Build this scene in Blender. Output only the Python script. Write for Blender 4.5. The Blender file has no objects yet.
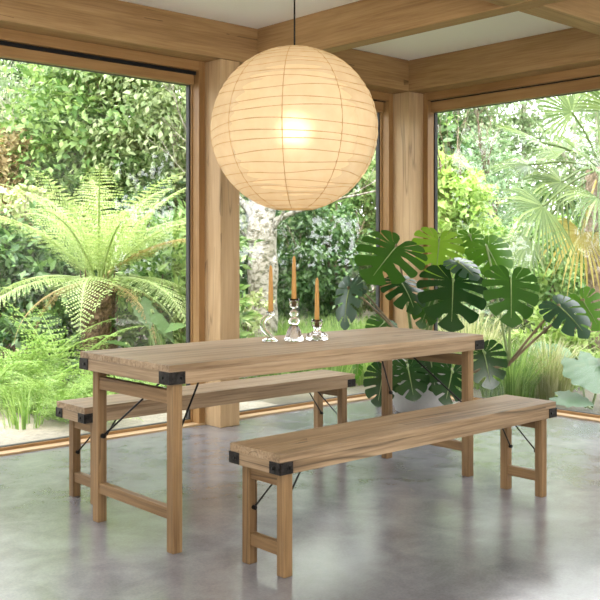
import bpy, bmesh, math, random
import numpy as np
from mathutils import Vector, Matrix

S = bpy.context.scene
COL = S.collection
R = math.radians

# ------------------------------------------------------------------ camera, sky, sun, exposure
CAM_H = 1.21
YAW = 0.8344                                   # direction of view, from +X towards +Y
cam_data = bpy.data.cameras.new('camera')
cam_data.sensor_width = 36.0
cam_data.lens = 36.0 * 931.56 / 600.0
cam_data.shift_y = -(300 - 251.04) / 600.0
cam_data.clip_start = 0.05
cam_data.clip_end = 300
cam_data.dof.use_dof = True
cam_data.dof.focus_distance = 4.6
cam_data.dof.aperture_fstop = 11.0
cam = bpy.data.objects.new('camera', cam_data)
cam.location = (0, 0, CAM_H)
cam.rotation_euler = (R(90), 0, YAW - R(90))
COL.objects.link(cam)
S.camera = cam

world = bpy.data.worlds.new('sky')
S.world = world
world.use_nodes = True
wn = world.node_tree.nodes
wn['Background'].inputs['Color'].default_value = (0.97, 0.97, 1.0, 1)
wn['Background'].inputs['Strength'].default_value = 3.1

sun_data = bpy.data.lights.new('sun', 'SUN')
sun_data.energy = 3.0
sun_data.angle = R(10)
sun_data.color = (1.0, 0.95, 0.85)
sun = bpy.data.objects.new('sun', sun_data)
sun.rotation_euler = Vector((0.42, 0.16, -1.0)).to_track_quat('-Z', 'Y').to_euler()
COL.objects.link(sun)

def fill_lamp(name, loc, aim, w, h, watts, col):
    d = bpy.data.lights.new(name, 'AREA'); d.shape = 'RECTANGLE'; d.size = w; d.size_y = h
    d.energy = watts; d.color = col
    o = bpy.data.objects.new(name, d); o.location = loc
    o.rotation_euler = Vector(aim).to_track_quat('-Z', 'Z').to_euler()
    COL.objects.link(o)
# added fill lamps at the unseen rear openings, tipped up to brighten the ceiling
fill_lamp('rear_fill_lamp', (1.8, -2.62, 1.62), (0, 1, 0.9), 3.0, 1.3, 56, (1.0, 0.96, 0.92))
fill_lamp('side_fill_lamp', (-2.62, 0.9, 1.62), (1, 0, 0.9), 2.8, 1.3, 38, (1.0, 0.96, 0.92))

S.view_settings.view_transform = 'Standard'
S.view_settings.look = 'None'
S.view_settings.exposure = 1.32
S.view_settings.gamma = 1.0
S.view_settings.use_curve_mapping = False
S.cycles.use_denoising = True
S.cycles.max_bounces = 10
S.cycles.diffuse_bounces = 5
S.cycles.transparent_max_bounces = 24
S.cycles.transmission_bounces = 8
S.cycles.caustics_reflective = False
S.cycles.caustics_refractive = False
S.cycles.sample_clamp_indirect = 6.0

# ------------------------------------------------------------------ helpers
CA, SA = math.cos(YAW), math.sin(YAW)
F_PX, HOR = 931.56, 251.04

def at(px, py, d):
    """world point seen at that place of the photograph at distance d along the view"""
    r = (px - 300) * d / F_PX
    return Vector((d * CA + r * SA, d * SA - r * CA, CAM_H - (py - HOR) * d / F_PX))

RIGHT = Vector((SA, -CA, 0))
FWD = Vector((CA, SA, 0))
UP = Vector((0, 0, 1))

def tag(o, label=None, cat=None, group=None, kind=None):
    if label: o['label'] = label
    if cat: o['category'] = cat
    if group: o['group'] = group
    if kind: o['kind'] = kind
    return o

def empty(name, loc, label=None, cat=None, group=None, kind=None, rz=0.0):
    o = bpy.data.objects.new(name, None)
    o.location = loc
    o.rotation_euler = (0, 0, rz)
    o.empty_display_size = 0.1
    COL.objects.link(o)
    return tag(o, label, cat, group, kind)

def link(name, me, mat, parent=None, loc=None):
    o = bpy.data.objects.new(name, me)
    if mat is not None: me.materials.append(mat)
    COL.objects.link(o)
    if parent is not None: o.parent = parent
    if loc is not None: o.location = loc
    return o

def from_bm(name, bm, mat, parent=None, loc=None, smooth=False, shift=None):
    if shift is not None:
        bmesh.ops.translate(bm, verts=bm.verts, vec=-Vector(shift))
    bmesh.ops.recalc_face_normals(bm, faces=bm.faces)
    me = bpy.data.meshes.new(name)
    bm.to_mesh(me); bm.free()
    if smooth:
        me.polygons.foreach_set('use_smooth', [True] * len(me.polygons))
    return link(name, me, mat, parent, loc)

def from_np(name, verts, faces, mat, parent=None, loc=None, smooth=False):
    """verts (n,3), faces (m,k) all of one size"""
    verts = np.asarray(verts, dtype=np.float32); faces = np.asarray(faces, dtype=np.int32)
    me = bpy.data.meshes.new(name)
    n, (m, k) = len(verts), faces.shape
    me.vertices.add(n); me.vertices.foreach_set('co', verts.ravel())
    me.loops.add(m * k); me.loops.foreach_set('vertex_index', faces.ravel())
    me.polygons.add(m)
    me.polygons.foreach_set('loop_start', np.arange(0, m * k, k, dtype=np.int32))
    me.polygons.foreach_set('loop_total', np.full(m, k, dtype=np.int32))
    if smooth: me.polygons.foreach_set('use_smooth', np.ones(m, dtype=bool))
    me.update(calc_edges=True)
    return link(name, me, mat, parent, loc)

def box_bm(bm, x0, x1, y0, y1, z0, z1, bev=0.0, seg=1):
    t = bmesh.new()
    bmesh.ops.create_cube(t, size=1)
    bmesh.ops.scale(t, verts=t.verts, vec=(x1 - x0, y1 - y0, z1 - z0))
    bmesh.ops.translate(t, verts=t.verts, vec=((x0 + x1) / 2, (y0 + y1) / 2, (z0 + z1) / 2))
    if bev:
        bmesh.ops.bevel(t, geom=list(t.edges), offset=bev, segments=seg, affect='EDGES', profile=0.6)
    me = bpy.data.meshes.new('tmp'); t.to_mesh(me); t.free()
    bm.from_mesh(me); bpy.data.meshes.remove(me)

def box(name, x0, x1, y0, y1, z0, z1, mat, parent=None, bev=0.003, shift=None, seg=2):
    bm = bmesh.new()
    box_bm(bm, x0, x1, y0, y1, z0, z1, bev, seg)
    return from_bm(name, bm, mat, parent, shift=shift)

def tube_np(pts, radii, sides=8, cap=True):
    pts = [Vector(p) for p in pts]
    if not hasattr(radii, '__len__'): radii = [radii] * len(pts)
    V, Fc = [], []
    prev = None
    for i, p in enumerate(pts):
        d = (pts[min(i + 1, len(pts) - 1)] - pts[max(i - 1, 0)])
        d = d.normalized() if d.length > 1e-9 else Vector((0, 0, 1))
        if prev is None:
            u = d.cross(Vector((0, 0, 1)))
            if u.length < 0.05: u = d.cross(Vector((1, 0, 0)))
            u.normalize()
        else:
            u = (prev - d * prev.dot(d)).normalized()
        prev = u
        w = d.cross(u)
        for k in range(sides):
            a = 2 * math.pi * k / sides
            V.append(p + (u * math.cos(a) + w * math.sin(a)) * radii[i])
    for i in range(len(pts) - 1):
        for k in range(sides):
            a, b = i * sides + k, i * sides + (k + 1) % sides
            Fc.append((a, b, b + sides, a + sides))
    if cap:
        n = len(V)
        V.append(pts[0]); V.append(pts[-1])
        e = (len(pts) - 1) * sides
        for k in range(0, sides):
            Fc.append((n, (k + 1) % sides, k, n))
            Fc.append((n + 1, e + k, e + (k + 1) % sides, n + 1))
    return V, Fc

def add_tube(bm, pts, radii, sides=8):
    V, Fc = tube_np(pts, radii, sides, False)
    vs = [bm.verts.new(v) for v in V]
    for f in Fc: bm.faces.new([vs[i] for i in f])
    n = len(V)
    bm.faces.new(vs[:sides][::-1]); bm.faces.new(vs[n - sides:])

def tube(name, pts, radii, mat, parent=None, sides=8, shift=None):
    bm = bmesh.new(); add_tube(bm, pts, radii, sides)
    return from_bm(name, bm, mat, parent, smooth=True, shift=shift)

def add_lathe(bm, prof, cx=0, cy=0, sides=32, rot=0.0):
    rings = []
    for r, z in prof:
        rings.append([bm.verts.new((cx + r * math.cos(rot + 2 * math.pi * k / sides), cy + r * math.sin(rot + 2 * math.pi * k / sides), z)) for k in range(sides)])
    for a, b in zip(rings[:-1], rings[1:]):
        for k in range(sides):
            bm.faces.new((a[k], a[(k + 1) % sides], b[(k + 1) % sides], b[k]))
    bm.faces.new(rings[0][::-1]); bm.faces.new(rings[-1])

def curve_pts(ctrl, n=16):
    """Catmull-Rom through control points"""
    c = [Vector(p) for p in ctrl]
    c = [c[0] * 2 - c[1]] + c + [c[-1] * 2 - c[-2]]
    out = []
    seg = len(c) - 3
    for i in range(seg):
        p0, p1, p2, p3 = c[i:i + 4]
        for j in range(n if i < seg - 1 else n + 1):
            t = j / n
            out.append(0.5 * ((2 * p1) + (p2 - p0) * t + (2 * p0 - 5 * p1 + 4 * p2 - p3) * t * t + (3 * p1 - p0 - 3 * p2 + p3) * t ** 3))
    return out

# ------------------------------------------------------------------ materials
def new_mat(name):
    m = bpy.data.materials.new(name); m.use_nodes = True
    nt = m.node_tree
    return m, nt, nt.nodes, nt.links, nt.nodes['Principled BSDF']

def ramp(nd, lk, src, stops):
    r = nd.new('ShaderNodeValToRGB')
    cr = r.color_ramp
    while len(cr.elements) < len(stops): cr.elements.new(0.5)
    for e, (p, c) in zip(cr.elements, stops):
        e.position = p; e.color = (*c, 1)
    lk.new(src, r.inputs['Fac'])
    return r.outputs['Color']

def mixc(nd, lk, fac, a, b, mode='MIX'):
    m = nd.new('ShaderNodeMix'); m.data_type = 'RGBA'; m.blend_type = mode
    for s, v in ((m.inputs['Factor'], fac), (m.inputs[6], a), (m.inputs[7], b)):
        if isinstance(v, (int, float)): s.default_value = v
        elif isinstance(v, tuple): s.default_value = (*v, 1)
        else: lk.new(v, s)
    return m.outputs[2]

def noise(nd, lk, vec, scale, detail=4, rough=0.55, dist=0.0):
    n = nd.new('ShaderNodeTexNoise')
    n.inputs['Scale'].default_value = scale; n.inputs['Detail'].default_value = detail
    n.inputs['Roughness'].default_value = rough; n.inputs['Distortion'].default_value = dist
    lk.new(vec, n.inputs['Vector'])
    return n.outputs['Fac']

def mth(nd, lk, op, a, b=None, c=None, clamp=False):
    m = nd.new('ShaderNodeMath'); m.operation = op; m.use_clamp = clamp
    for i, v in enumerate((a, b, c)):
        if v is None: continue
        if isinstance(v, (int, float)): m.inputs[i].default_value = v
        else: lk.new(v, m.inputs[i])
    return m.outputs[0]

def wood(name, dark, mid, light, axis, rough=0.6, streak=1.0, knots=1.0, cracks=0.0, bump=0.25, freq=9):
    """timber with the grain along one axis of the object"""
    m, nt, nd, lk, pb = new_mat(name)
    tc = nd.new('ShaderNodeTexCoord'); oi = nd.new('ShaderNodeObjectInfo')
    off = nd.new('ShaderNodeVectorMath'); off.operation = 'SCALE'
    off.inputs[0].default_value = (7.3, 11.1, 5.7); lk.new(oi.outputs['Random'], off.inputs['Scale'])
    ad = nd.new('ShaderNodeVectorMath'); lk.new(tc.outputs['Object'], ad.inputs[0]); lk.new(off.outputs[0], ad.inputs[1])
    def mapped(al, ac):
        mp = nd.new('ShaderNodeMapping')
        sc = [ac] * 3; sc['XYZ'.index(axis)] = al
        mp.inputs['Scale'].default_value = sc; lk.new(ad.outputs[0], mp.inputs['Vector'])
        return mp.outputs[0]
    broad = noise(nd, lk, mapped(0.7, freq), 1.0, 5, 0.6, 0.8)
    fine = noise(nd, lk, mapped(3.5, 110), 1.0, 3, 0.6)
    patch = noise(nd, lk, mapped(1.2, 2.5), 1.0, 3)
    base = ramp(nd, lk, broad, [(0.36, dark), (0.5, mid), (0.65, light)])
    col = mixc(nd, lk, 0.35 * streak, base, ramp(nd, lk, fine, [(0.36, tuple(v * 0.55 for v in dark)), (0.62, light)]))
    col = mixc(nd, lk, 0.30, col, ramp(nd, lk, patch, [(0.35, dark), (0.65, light)]))
    if knots:
        vo = nd.new('ShaderNodeTexVoronoi'); vo.inputs['Scale'].default_value = 1.0
        lk.new(mapped(1.4, 3.4), vo.inputs['Vector'])
        wob = mth(nd, lk, 'ADD', vo.outputs['Distance'], mth(nd, lk, 'MULTIPLY', noise(nd, lk, mapped(14, 20), 1.0, 2), 0.05))
        k = mth(nd, lk, 'SUBTRACT', 1.0, mth(nd, lk, 'DIVIDE', mth(nd, lk, 'SUBTRACT', wob, 0.045), 0.07), clamp=True)
        col = mixc(nd, lk, mth(nd, lk, 'MULTIPLY', k, 0.75 * knots), col, tuple(v * 0.32 for v in dark))
    if cracks:
        cn = noise(nd, lk, mapped(0.22, 4.2), 1.0, 3, 0.5, 0.1)
        line = mth(nd, lk, 'SUBTRACT', 1.0, mth(nd, lk, 'DIVIDE', mth(nd, lk, 'ABSOLUTE', mth(nd, lk, 'SUBTRACT', cn, 0.5)), 0.0075), clamp=True)
        gate = mth(nd, lk, 'GREATER_THAN', noise(nd, lk, mapped(0.9, 1.1), 1.0, 1), 0.52)
        line = mth(nd, lk, 'MULTIPLY', line, gate)
        col = mixc(nd, lk, mth(nd, lk, 'MULTIPLY', line, cracks), col, tuple(v * 0.22 for v in dark))
    lk.new(col, pb.inputs['Base Color'])
    pb.inputs['Roughness'].default_value = rough
    pb.inputs['Specular IOR Level'].default_value = 0.3
    bp = nd.new('ShaderNodeBump'); bp.inputs['Strength'].default_value = bump; bp.inputs['Distance'].default_value = 0.002
    lk.new(fine, bp.inputs['Height']); lk.new(bp.outputs[0], pb.inputs['Normal'])
    return m

OAK = ((0.24, 0.132, 0.05), (0.36, 0.218, 0.092), (0.46, 0.30, 0.145))          # structural oak
FRAME = ((0.24, 0.125, 0.042), (0.32, 0.18, 0.068), (0.40, 0.24, 0.10))        # varnished window timber
POST = ((0.36, 0.225, 0.105), (0.47, 0.315, 0.165), (0.56, 0.40, 0.23))
TAB = ((0.125, 0.074, 0.034), (0.315, 0.207, 0.112), (0.45, 0.328, 0.208))         # weathered reclaimed table timber
LEG = ((0.085, 0.043, 0.015), (0.20, 0.112, 0.046), (0.30, 0.186, 0.086))
M = {}
for ax in 'XYZ':
    M['oak' + ax] = wood('oak_' + ax, *OAK, ax, 0.6, 0.9, 0.25, 0.8)
    M['frame' + ax] = wood('window_timber_' + ax, *FRAME, ax, 0.45, 0.6, 0.0, 0.0, 0.15)
    M['post' + ax] = wood('post_timber_' + ax, *POST, ax, 0.6, 0.6, 0.7, 0.5)
    M['tab' + ax] = wood('reclaimed_timber_' + ax, *TAB, ax, 0.55, 1.1, 0.8, 0.7, 0.4, 17)
    M['leg' + ax] = wood('leg_timber_' + ax, *LEG, ax, 0.6, 1.0, 0.6, 0.6, 0.4, 22)

def plain(name, col, rough=0.5, metal=0.0, var=0.0, scale=20, bump=0.0):
    m, nt, nd, lk, pb = new_mat(name)
    if max(col) < 0.07: pb.inputs['Specular IOR Level'].default_value = 0.12
    pb.inputs['Base Color'].default_value = (*col, 1)
    pb.inputs['Roughness'].default_value = rough; pb.inputs['Metallic'].default_value = metal
    if var or bump:
        tc = nd.new('ShaderNodeTexCoord')
        n = noise(nd, lk, tc.outputs['Object'], scale, 6, 0.65)
        if var:
            lk.new(ramp(nd, lk, n, [(0.3, tuple(v * (1 - var) for v in col)), (0.7, tuple(min(1, v * (1 + var)) for v in col))]), pb.inputs['Base Color'])
        if bump:
            bp = nd.new('ShaderNodeBump'); bp.inputs['Strength'].default_value = bump; bp.inputs['Distance'].default_value = 0.01
            lk.new(n, bp.inputs['Height']); lk.new(bp.outputs[0], pb.inputs['Normal'])
    return m

M['plaster'] = plain('cream_plaster', (0.92, 0.90, 0.84), 0.9)
M['iron'] = plain('black_iron', (0.012, 0.011, 0.01), 0.45, 0.3, 0.5, 60)
M['plate'] = plain('worn_iron_plate', (0.026, 0.023, 0.021), 0.5, 0.3, 0.8, 45, 0.2)
M['gasket'] = plain('dark_gasket', (0.06, 0.06, 0.058), 0.5)
M['gap'] = plain('shadow_gap_black', (0.012, 0.012, 0.012), 0.6)
M['cable'] = plain('black_cable', (0.012, 0.011, 0.01), 0.5)
M['wax'] = plain('ochre_wax', (0.43, 0.215, 0.035), 0.45)
M['wick'] = plain('wick', (0.3, 0.22, 0.12), 0.9)
M['pot'] = plain('pale_stone_glaze', (0.36, 0.345, 0.32), 0.6, 0, 0.1, 12)
M['soil'] = plain('potting_soil', (0.04, 0.028, 0.02), 0.95, 0, 0.5, 60, 0.8)
M['ground'] = plain('garden_soil', (0.10, 0.09, 0.06), 0.95, 0, 0.5, 3, 0.6)
M['path'] = plain('sandy_gravel', (0.27, 0.24, 0.185), 0.95, 0, 0.3, 30, 0.8)
M['bounce_slab'] = plain('pale_bounce_slab', (0.52, 0.49, 0.45), 0.9, 0, 0.12, 4)  # for the added slabs that bounce sunlight up indoors
M['fern_trunk'] = plain('fibrous_fern_trunk', (0.13, 0.085, 0.05), 0.95, 0, 0.75, 30, 1.0)
M['palm_trunk'] = plain('fibrous_palm_trunk', (0.27, 0.20, 0.14), 0.95, 0, 0.6, 25, 1.0)
M['bark'] = plain('brown_bark', (0.14, 0.10, 0.065), 0.9, 0, 0.4, 12, 0.8)
M['pale_bark'] = plain('pale_grey_bark', (0.52, 0.47, 0.40), 0.9, 0, 0.3, 10, 0.6)
M['stalk'] = plain('brown_green_stalk', (0.20, 0.145, 0.07), 0.5, 0, 0.3, 15)
M['stalk_green'] = plain('green_stalk', (0.19, 0.26, 0.08), 0.5, 0, 0.25, 15)
M['steel'] = plain('brushed_steel', (0.6, 0.6, 0.58), 0.35, 1.0)

def birch_bark():
    m, nt, nd, lk, pb = new_mat('birch_bark')
    tc = nd.new('ShaderNodeTexCoord')
    mp = nd.new('ShaderNodeMapping'); mp.inputs['Scale'].default_value = (9, 9, 13); lk.new(tc.outputs['Object'], mp.inputs['Vector'])
    n = noise(nd, lk, mp.outputs[0], 1.6, 6, 0.7, 0.5)
    lk.new(ramp(nd, lk, n, [(0.41, (0.06, 0.055, 0.035)), (0.47, (0.19, 0.17, 0.12)), (0.57, (0.36, 0.33, 0.285))]), pb.inputs['Base Color'])
    pb.inputs['Roughness'].default_value = 0.85
    return m
M['birch'] = birch_bark()

def concrete():
    m, nt, nd, lk, pb = new_mat('polished_concrete')
    tc = nd.new('ShaderNodeTexCoord')
    a = noise(nd, lk, tc.outputs['Object'], 0.9, 6, 0.6, 0.6)
    b = noise(nd, lk, tc.outputs['Object'], 5.5, 8, 0.65, 0.4)
    c = noise(nd, lk, tc.outputs['Object'], 90, 3, 0.6)
    col = ramp(nd, lk, a, [(0.3, (0.10, 0.101, 0.110)), (0.55, (0.192, 0.194, 0.212)), (0.72, (0.305, 0.308, 0.33))])
    col = mixc(nd, lk, 0.4, col, ramp(nd, lk, b, [(0.35, (0.10, 0.10, 0.11)), (0.65, (0.28, 0.283, 0.305))]))
    col = mixc(nd, lk, 0.12, col, ramp(nd, lk, c, [(0.4, (0.11, 0.11, 0.11)), (0.6, (0.30, 0.30, 0.30))]))
    lk.new(col, pb.inputs['Base Color'])
    mx = mth(nd, lk, 'ADD', mth(nd, lk, 'MULTIPLY', b, 0.16), mth(nd, lk, 'MULTIPLY', a, 0.10))
    lk.new(mth(nd, lk, 'ADD', mx, 0.07), pb.inputs['Roughness'])
    pb.inputs['IOR'].default_value = 1.9
    bp = nd.new('ShaderNodeBump'); bp.inputs['Strength'].default_value = 0.05; bp.inputs['Distance'].default_value = 0.01
    lk.new(b, bp.inputs['Height']); lk.new(bp.outputs[0], pb.inputs['Normal'])
    return m
M['concrete'] = concrete()

def pane_mat():
    m, nt, nd, lk, pb = new_mat('window_glass')
    nd.remove(pb)
    out = nd['Material Output']
    ge = nd.new('ShaderNodeNewGeometry'); fr = nd.new('ShaderNodeFresnel')
    ior = mth(nd, lk, 'ADD', 1.5, mth(nd, lk, 'MULTIPLY', ge.outputs['Backfacing'], 1 / 1.5 - 1.5))
    lk.new(ior, fr.inputs['IOR'])
    tr = nd.new('ShaderNodeBsdfTransparent'); tr.inputs['Color'].default_value = (0.975, 0.985, 0.98, 1)
    gl = nd.new('ShaderNodeBsdfGlossy'); gl.inputs['Roughness'].default_value = 0.0
    mx = nd.new('ShaderNodeMixShader'); lk.new(fr.outputs[0], mx.inputs[0]); lk.new(tr.outputs[0], mx.inputs[1]); lk.new(gl.outputs[0], mx.inputs[2])
    lk.new(mx.outputs[0], out.inputs['Surface'])
    return m
M['pane'] = pane_mat()

def clear_glass():
    m, nt, nd, lk, pb = new_mat('clear_glass')
    pb.inputs['Base Color'].default_value = (0.98, 0.99, 0.99, 1)
    pb.inputs['Roughness'].default_value = 0.0; pb.inputs['IOR'].default_value = 1.38
    pb.inputs['Transmission Weight'].default_value = 1.0
    return m
M['glass'] = clear_glass()

def leaf_mat(name, c1, c2, trans=0.4, rough=0.45, spec=0.4):
    m, nt, nd, lk, pb = new_mat(name)
    out = nd['Material Output']
    ge = nd.new('ShaderNodeNewGeometry')
    col = ramp(nd, lk, ge.outputs['Random Per Island'], [(0.2, c1), (1.0, c2)])
    lk.new(col, pb.inputs['Base Color'])
    pb.inputs['Roughness'].default_value = rough; pb.inputs['Specular IOR Level'].default_value = spec
    tl = nd.new('ShaderNodeBsdfTranslucent')
    lk.new(mixc(nd, lk, 0.6, col, (1.0, 1.0, 0.6), 'MULTIPLY'), tl.inputs['Color'])
    mx = nd.new('ShaderNodeMixShader'); mx.inputs[0].default_value = trans
    lk.new(pb.outputs[0], mx.inputs[1]); lk.new(tl.outputs[0], mx.inputs[2]); lk.new(mx.outputs[0], out.inputs['Surface'])
    return m

L = {
 'fern': leaf_mat('tree_fern_leaf', (0.3, 0.41, 0.14), (0.5, 0.6, 0.29), 0.4, 0.6),
 'fern_brown': leaf_mat('withered_fern_leaf', (0.40, 0.29, 0.12), (0.55, 0.45, 0.22), 0.3, 0.7),
 'gfern': leaf_mat('ground_fern_leaf', (0.2, 0.35, 0.08), (0.42, 0.57, 0.2), 0.4, 0.6),
 'broad': leaf_mat('broad_leaf', (0.085, 0.18, 0.04), (0.34, 0.48, 0.17), 0.4, 0.4),
 'fine': leaf_mat('fine_pale_leaf', (0.18, 0.26, 0.1), (0.5, 0.57, 0.33), 0.45, 0.5),
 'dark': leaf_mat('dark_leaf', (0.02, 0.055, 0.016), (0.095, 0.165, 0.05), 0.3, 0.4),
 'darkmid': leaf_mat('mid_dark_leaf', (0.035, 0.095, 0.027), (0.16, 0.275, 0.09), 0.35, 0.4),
 'lime': leaf_mat('lime_leaf', (0.25, 0.4, 0.08), (0.55, 0.68, 0.26), 0.45, 0.5),
 'poplar': leaf_mat('poplar_leaf', (0.22, 0.32, 0.16), (0.46, 0.55, 0.36), 0.45, 0.5),
 'conifer': leaf_mat('conifer_leaf', (0.15, 0.26, 0.13), (0.31, 0.43, 0.24), 0.35, 0.5),
 'copper': leaf_mat('coppery_leaf', (0.30, 0.22, 0.11), (0.48, 0.42, 0.22), 0.35, 0.5),
 'cream': leaf_mat('cream_variegated_leaf', (0.36, 0.44, 0.18), (0.66, 0.68, 0.44), 0.4, 0.5),
 'palm': leaf_mat('palm_leaf', (0.09, 0.15, 0.04), (0.24, 0.32, 0.11), 0.4, 0.4, 0.5),
 'palm_yellow': leaf_mat('yellowing_palm_leaf', (0.42, 0.33, 0.08), (0.56, 0.48, 0.18), 0.4, 0.5),
 'grass': leaf_mat('grass_blade', (0.13, 0.26, 0.045), (0.36, 0.5, 0.15), 0.45, 0.5),
 'straw': leaf_mat('straw_blade', (0.3, 0.34, 0.13), (0.56, 0.54, 0.35), 0.4, 0.6),
 'blue': leaf_mat('blue_green_leaf', (0.08, 0.17, 0.08), (0.16, 0.26, 0.14), 0.3, 0.35, 0.6),
 'blossom': leaf_mat('white_blossom', (0.85, 0.86, 0.80), (0.95, 0.95, 0.92), 0.3, 0.7),
}
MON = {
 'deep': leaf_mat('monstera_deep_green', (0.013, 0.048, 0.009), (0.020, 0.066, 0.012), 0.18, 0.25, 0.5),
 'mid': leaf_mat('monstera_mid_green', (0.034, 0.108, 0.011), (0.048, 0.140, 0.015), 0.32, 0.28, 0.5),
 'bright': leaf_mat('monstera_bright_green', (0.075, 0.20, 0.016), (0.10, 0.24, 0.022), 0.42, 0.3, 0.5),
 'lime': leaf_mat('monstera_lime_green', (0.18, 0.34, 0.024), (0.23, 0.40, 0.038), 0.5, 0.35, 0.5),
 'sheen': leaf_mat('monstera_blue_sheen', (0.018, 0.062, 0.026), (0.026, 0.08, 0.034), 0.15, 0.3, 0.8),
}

def paper_mat():
    m, nt, nd, lk, pb = new_mat('lantern_paper')
    nd.remove(pb); out = nd['Material Output']
    tc = nd.new('ShaderNodeTexCoord')
    n = noise(nd, lk, tc.outputs['Object'], 14, 5, 0.6)
    col = ramp(nd, lk, n, [(0.3, (0.86, 0.72, 0.50)), (0.7, (0.93, 0.82, 0.62))])
    df = nd.new('ShaderNodeBsdfDiffuse'); lk.new(col, df.inputs['Color'])
    tl = nd.new('ShaderNodeBsdfTranslucent'); lk.new(col, tl.inputs['Color'])
    rf = nd.new('ShaderNodeBsdfRefraction'); rf.inputs['Roughness'].default_value = 0.8; rf.inputs['IOR'].default_value = 1.3
    rf.inputs['Color'].default_value = (1, 0.9, 0.7, 1)
    m1 = nd.new('ShaderNodeMixShader'); m1.inputs[0].default_value = 0.55
    lk.new(df.outputs[0], m1.inputs[1]); lk.new(tl.outputs[0], m1.inputs[2])
    m2 = nd.new('ShaderNodeMixShader'); m2.inputs[0].default_value = 0.15
    lk.new(m1.outputs[0], m2.inputs[1]); lk.new(rf.outputs[0], m2.inputs[2])
    lk.new(m2.outputs[0], out.inputs['Surface'])
    return m
M['paper'] = paper_mat()
M['rib'] = plain('bamboo_rib', (0.62, 0.42, 0.20), 0.7)
def bulb_mat():
    m, nt, nd, lk, pb = new_mat('lit_bulb')
    pb.inputs['Emission Color'].default_value = (1.0, 0.80, 0.56, 1); pb.inputs['Emission Strength'].default_value = 17
    return m
M['bulb'] = bulb_mat()

# ------------------------------------------------------------------ the room
WX, WY = 5.8236, 5.0846        # inner faces of the two glazed walls (posts and beams)
FX, FY = 6.0, 5.2625           # front faces of the window frames
ZB, ZC = 2.528, 2.783          # underside of the beams, ceiling
X_BACK, Y_BACK = -2.6, -2.6

tag(box('floor', X_BACK - 0.3, FX + 0.10, Y_BACK - 0.3, FY + 0.10, -0.15, 0, M['concrete'], bev=0), kind='structure')
tag(box('ceiling', X_BACK - 0.3, FX + 0.35, Y_BACK - 0.3, FY + 0.35, ZC, ZC + 0.25, M['plaster'], bev=0), kind='structure')

def wall_with_opening(name, axis, pos, thick, a0, a1, o0, o1, z0, z1):
    bm = bmesh.new()
    def b(u0, u1, w0, w1):
        if axis == 'x': box_bm(bm, pos - thick, pos, u0, u1, w0, w1)
        else: box_bm(bm, u0, u1, pos - thick, pos, w0, w1)
    b(a0, o0, 0, ZC); b(o1, a1, 0, ZC); b(o0, o1, 0, z0); b(o0, o1, z1, ZC)
    return tag(from_bm(name, bm, M['plaster']), kind='structure')
wall_with_opening('wall_back', 'y', Y_BACK, 0.3, X_BACK, FX + 0.10, 0.2, 3.4, 0.9, 2.35)
wall_with_opening('wall_entrance', 'x', X_BACK, 0.3, Y_BACK, FY + 0.10, -0.6, 2.4, 0.9, 2.35)
tag(box('wall_left', X_BACK, -0.9, FY - 0.02, FY + 0.2, 0, ZC, M['plaster'], bev=0), kind='structure')
tag(box('wall_right', FX - 0.02, FX + 0.2, Y_BACK, 0.3, 0, ZC, M['plaster'], bev=0), kind='structure')

# oak beams and posts
def trim(n, x0, x1, y0, y1, z0, z1, mat, bev=0.008):
    c = ((x0 + x1) / 2, (y0 + y1) / 2, z0)
    o = box('trim_%d' % n, x0, x1, y0, y1, z0, z1, mat, None, bev, shift=c)
    o.location = c
    return tag(o, kind='structure')
trim(1, X_BACK, WX - 0.002, WY, FY + 0.30, ZB, ZC, M['oakX'])                       # beam over the left glazing
trim(2, WX, FX + 0.30, Y_BACK, FY + 0.30, ZB, ZC, M['oakY'])                        # beam over the right glazing
trim(3, 4.201, 4.331, Y_BACK, WY, ZB, ZC, M['oakY'])                                # joist across the room
trim(4, X_BACK, 4.198, 2.832, 2.992, ZB, ZC, M['oakX'])                             # joist along the room, near half
trim(5, 4.334, WX, 2.832, 2.992, ZB, ZC, M['oakX'])                                 # and its far half
trim(6, 3.8745, 4.043, WY, FY + 0.15, 0, ZB - 0.001, M['postZ'], 0.006)             # free post on the left wall
trim(7, WX, FX + 0.14, WY + 0.001, FY + 0.14, 0, ZB - 0.001, M['postZ'], 0.006)                    # corner post
trim(8, WX, FX + 0.15, 0.3, 0.47, 0, ZB - 0.001, M['postZ'], 0.006)

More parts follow.
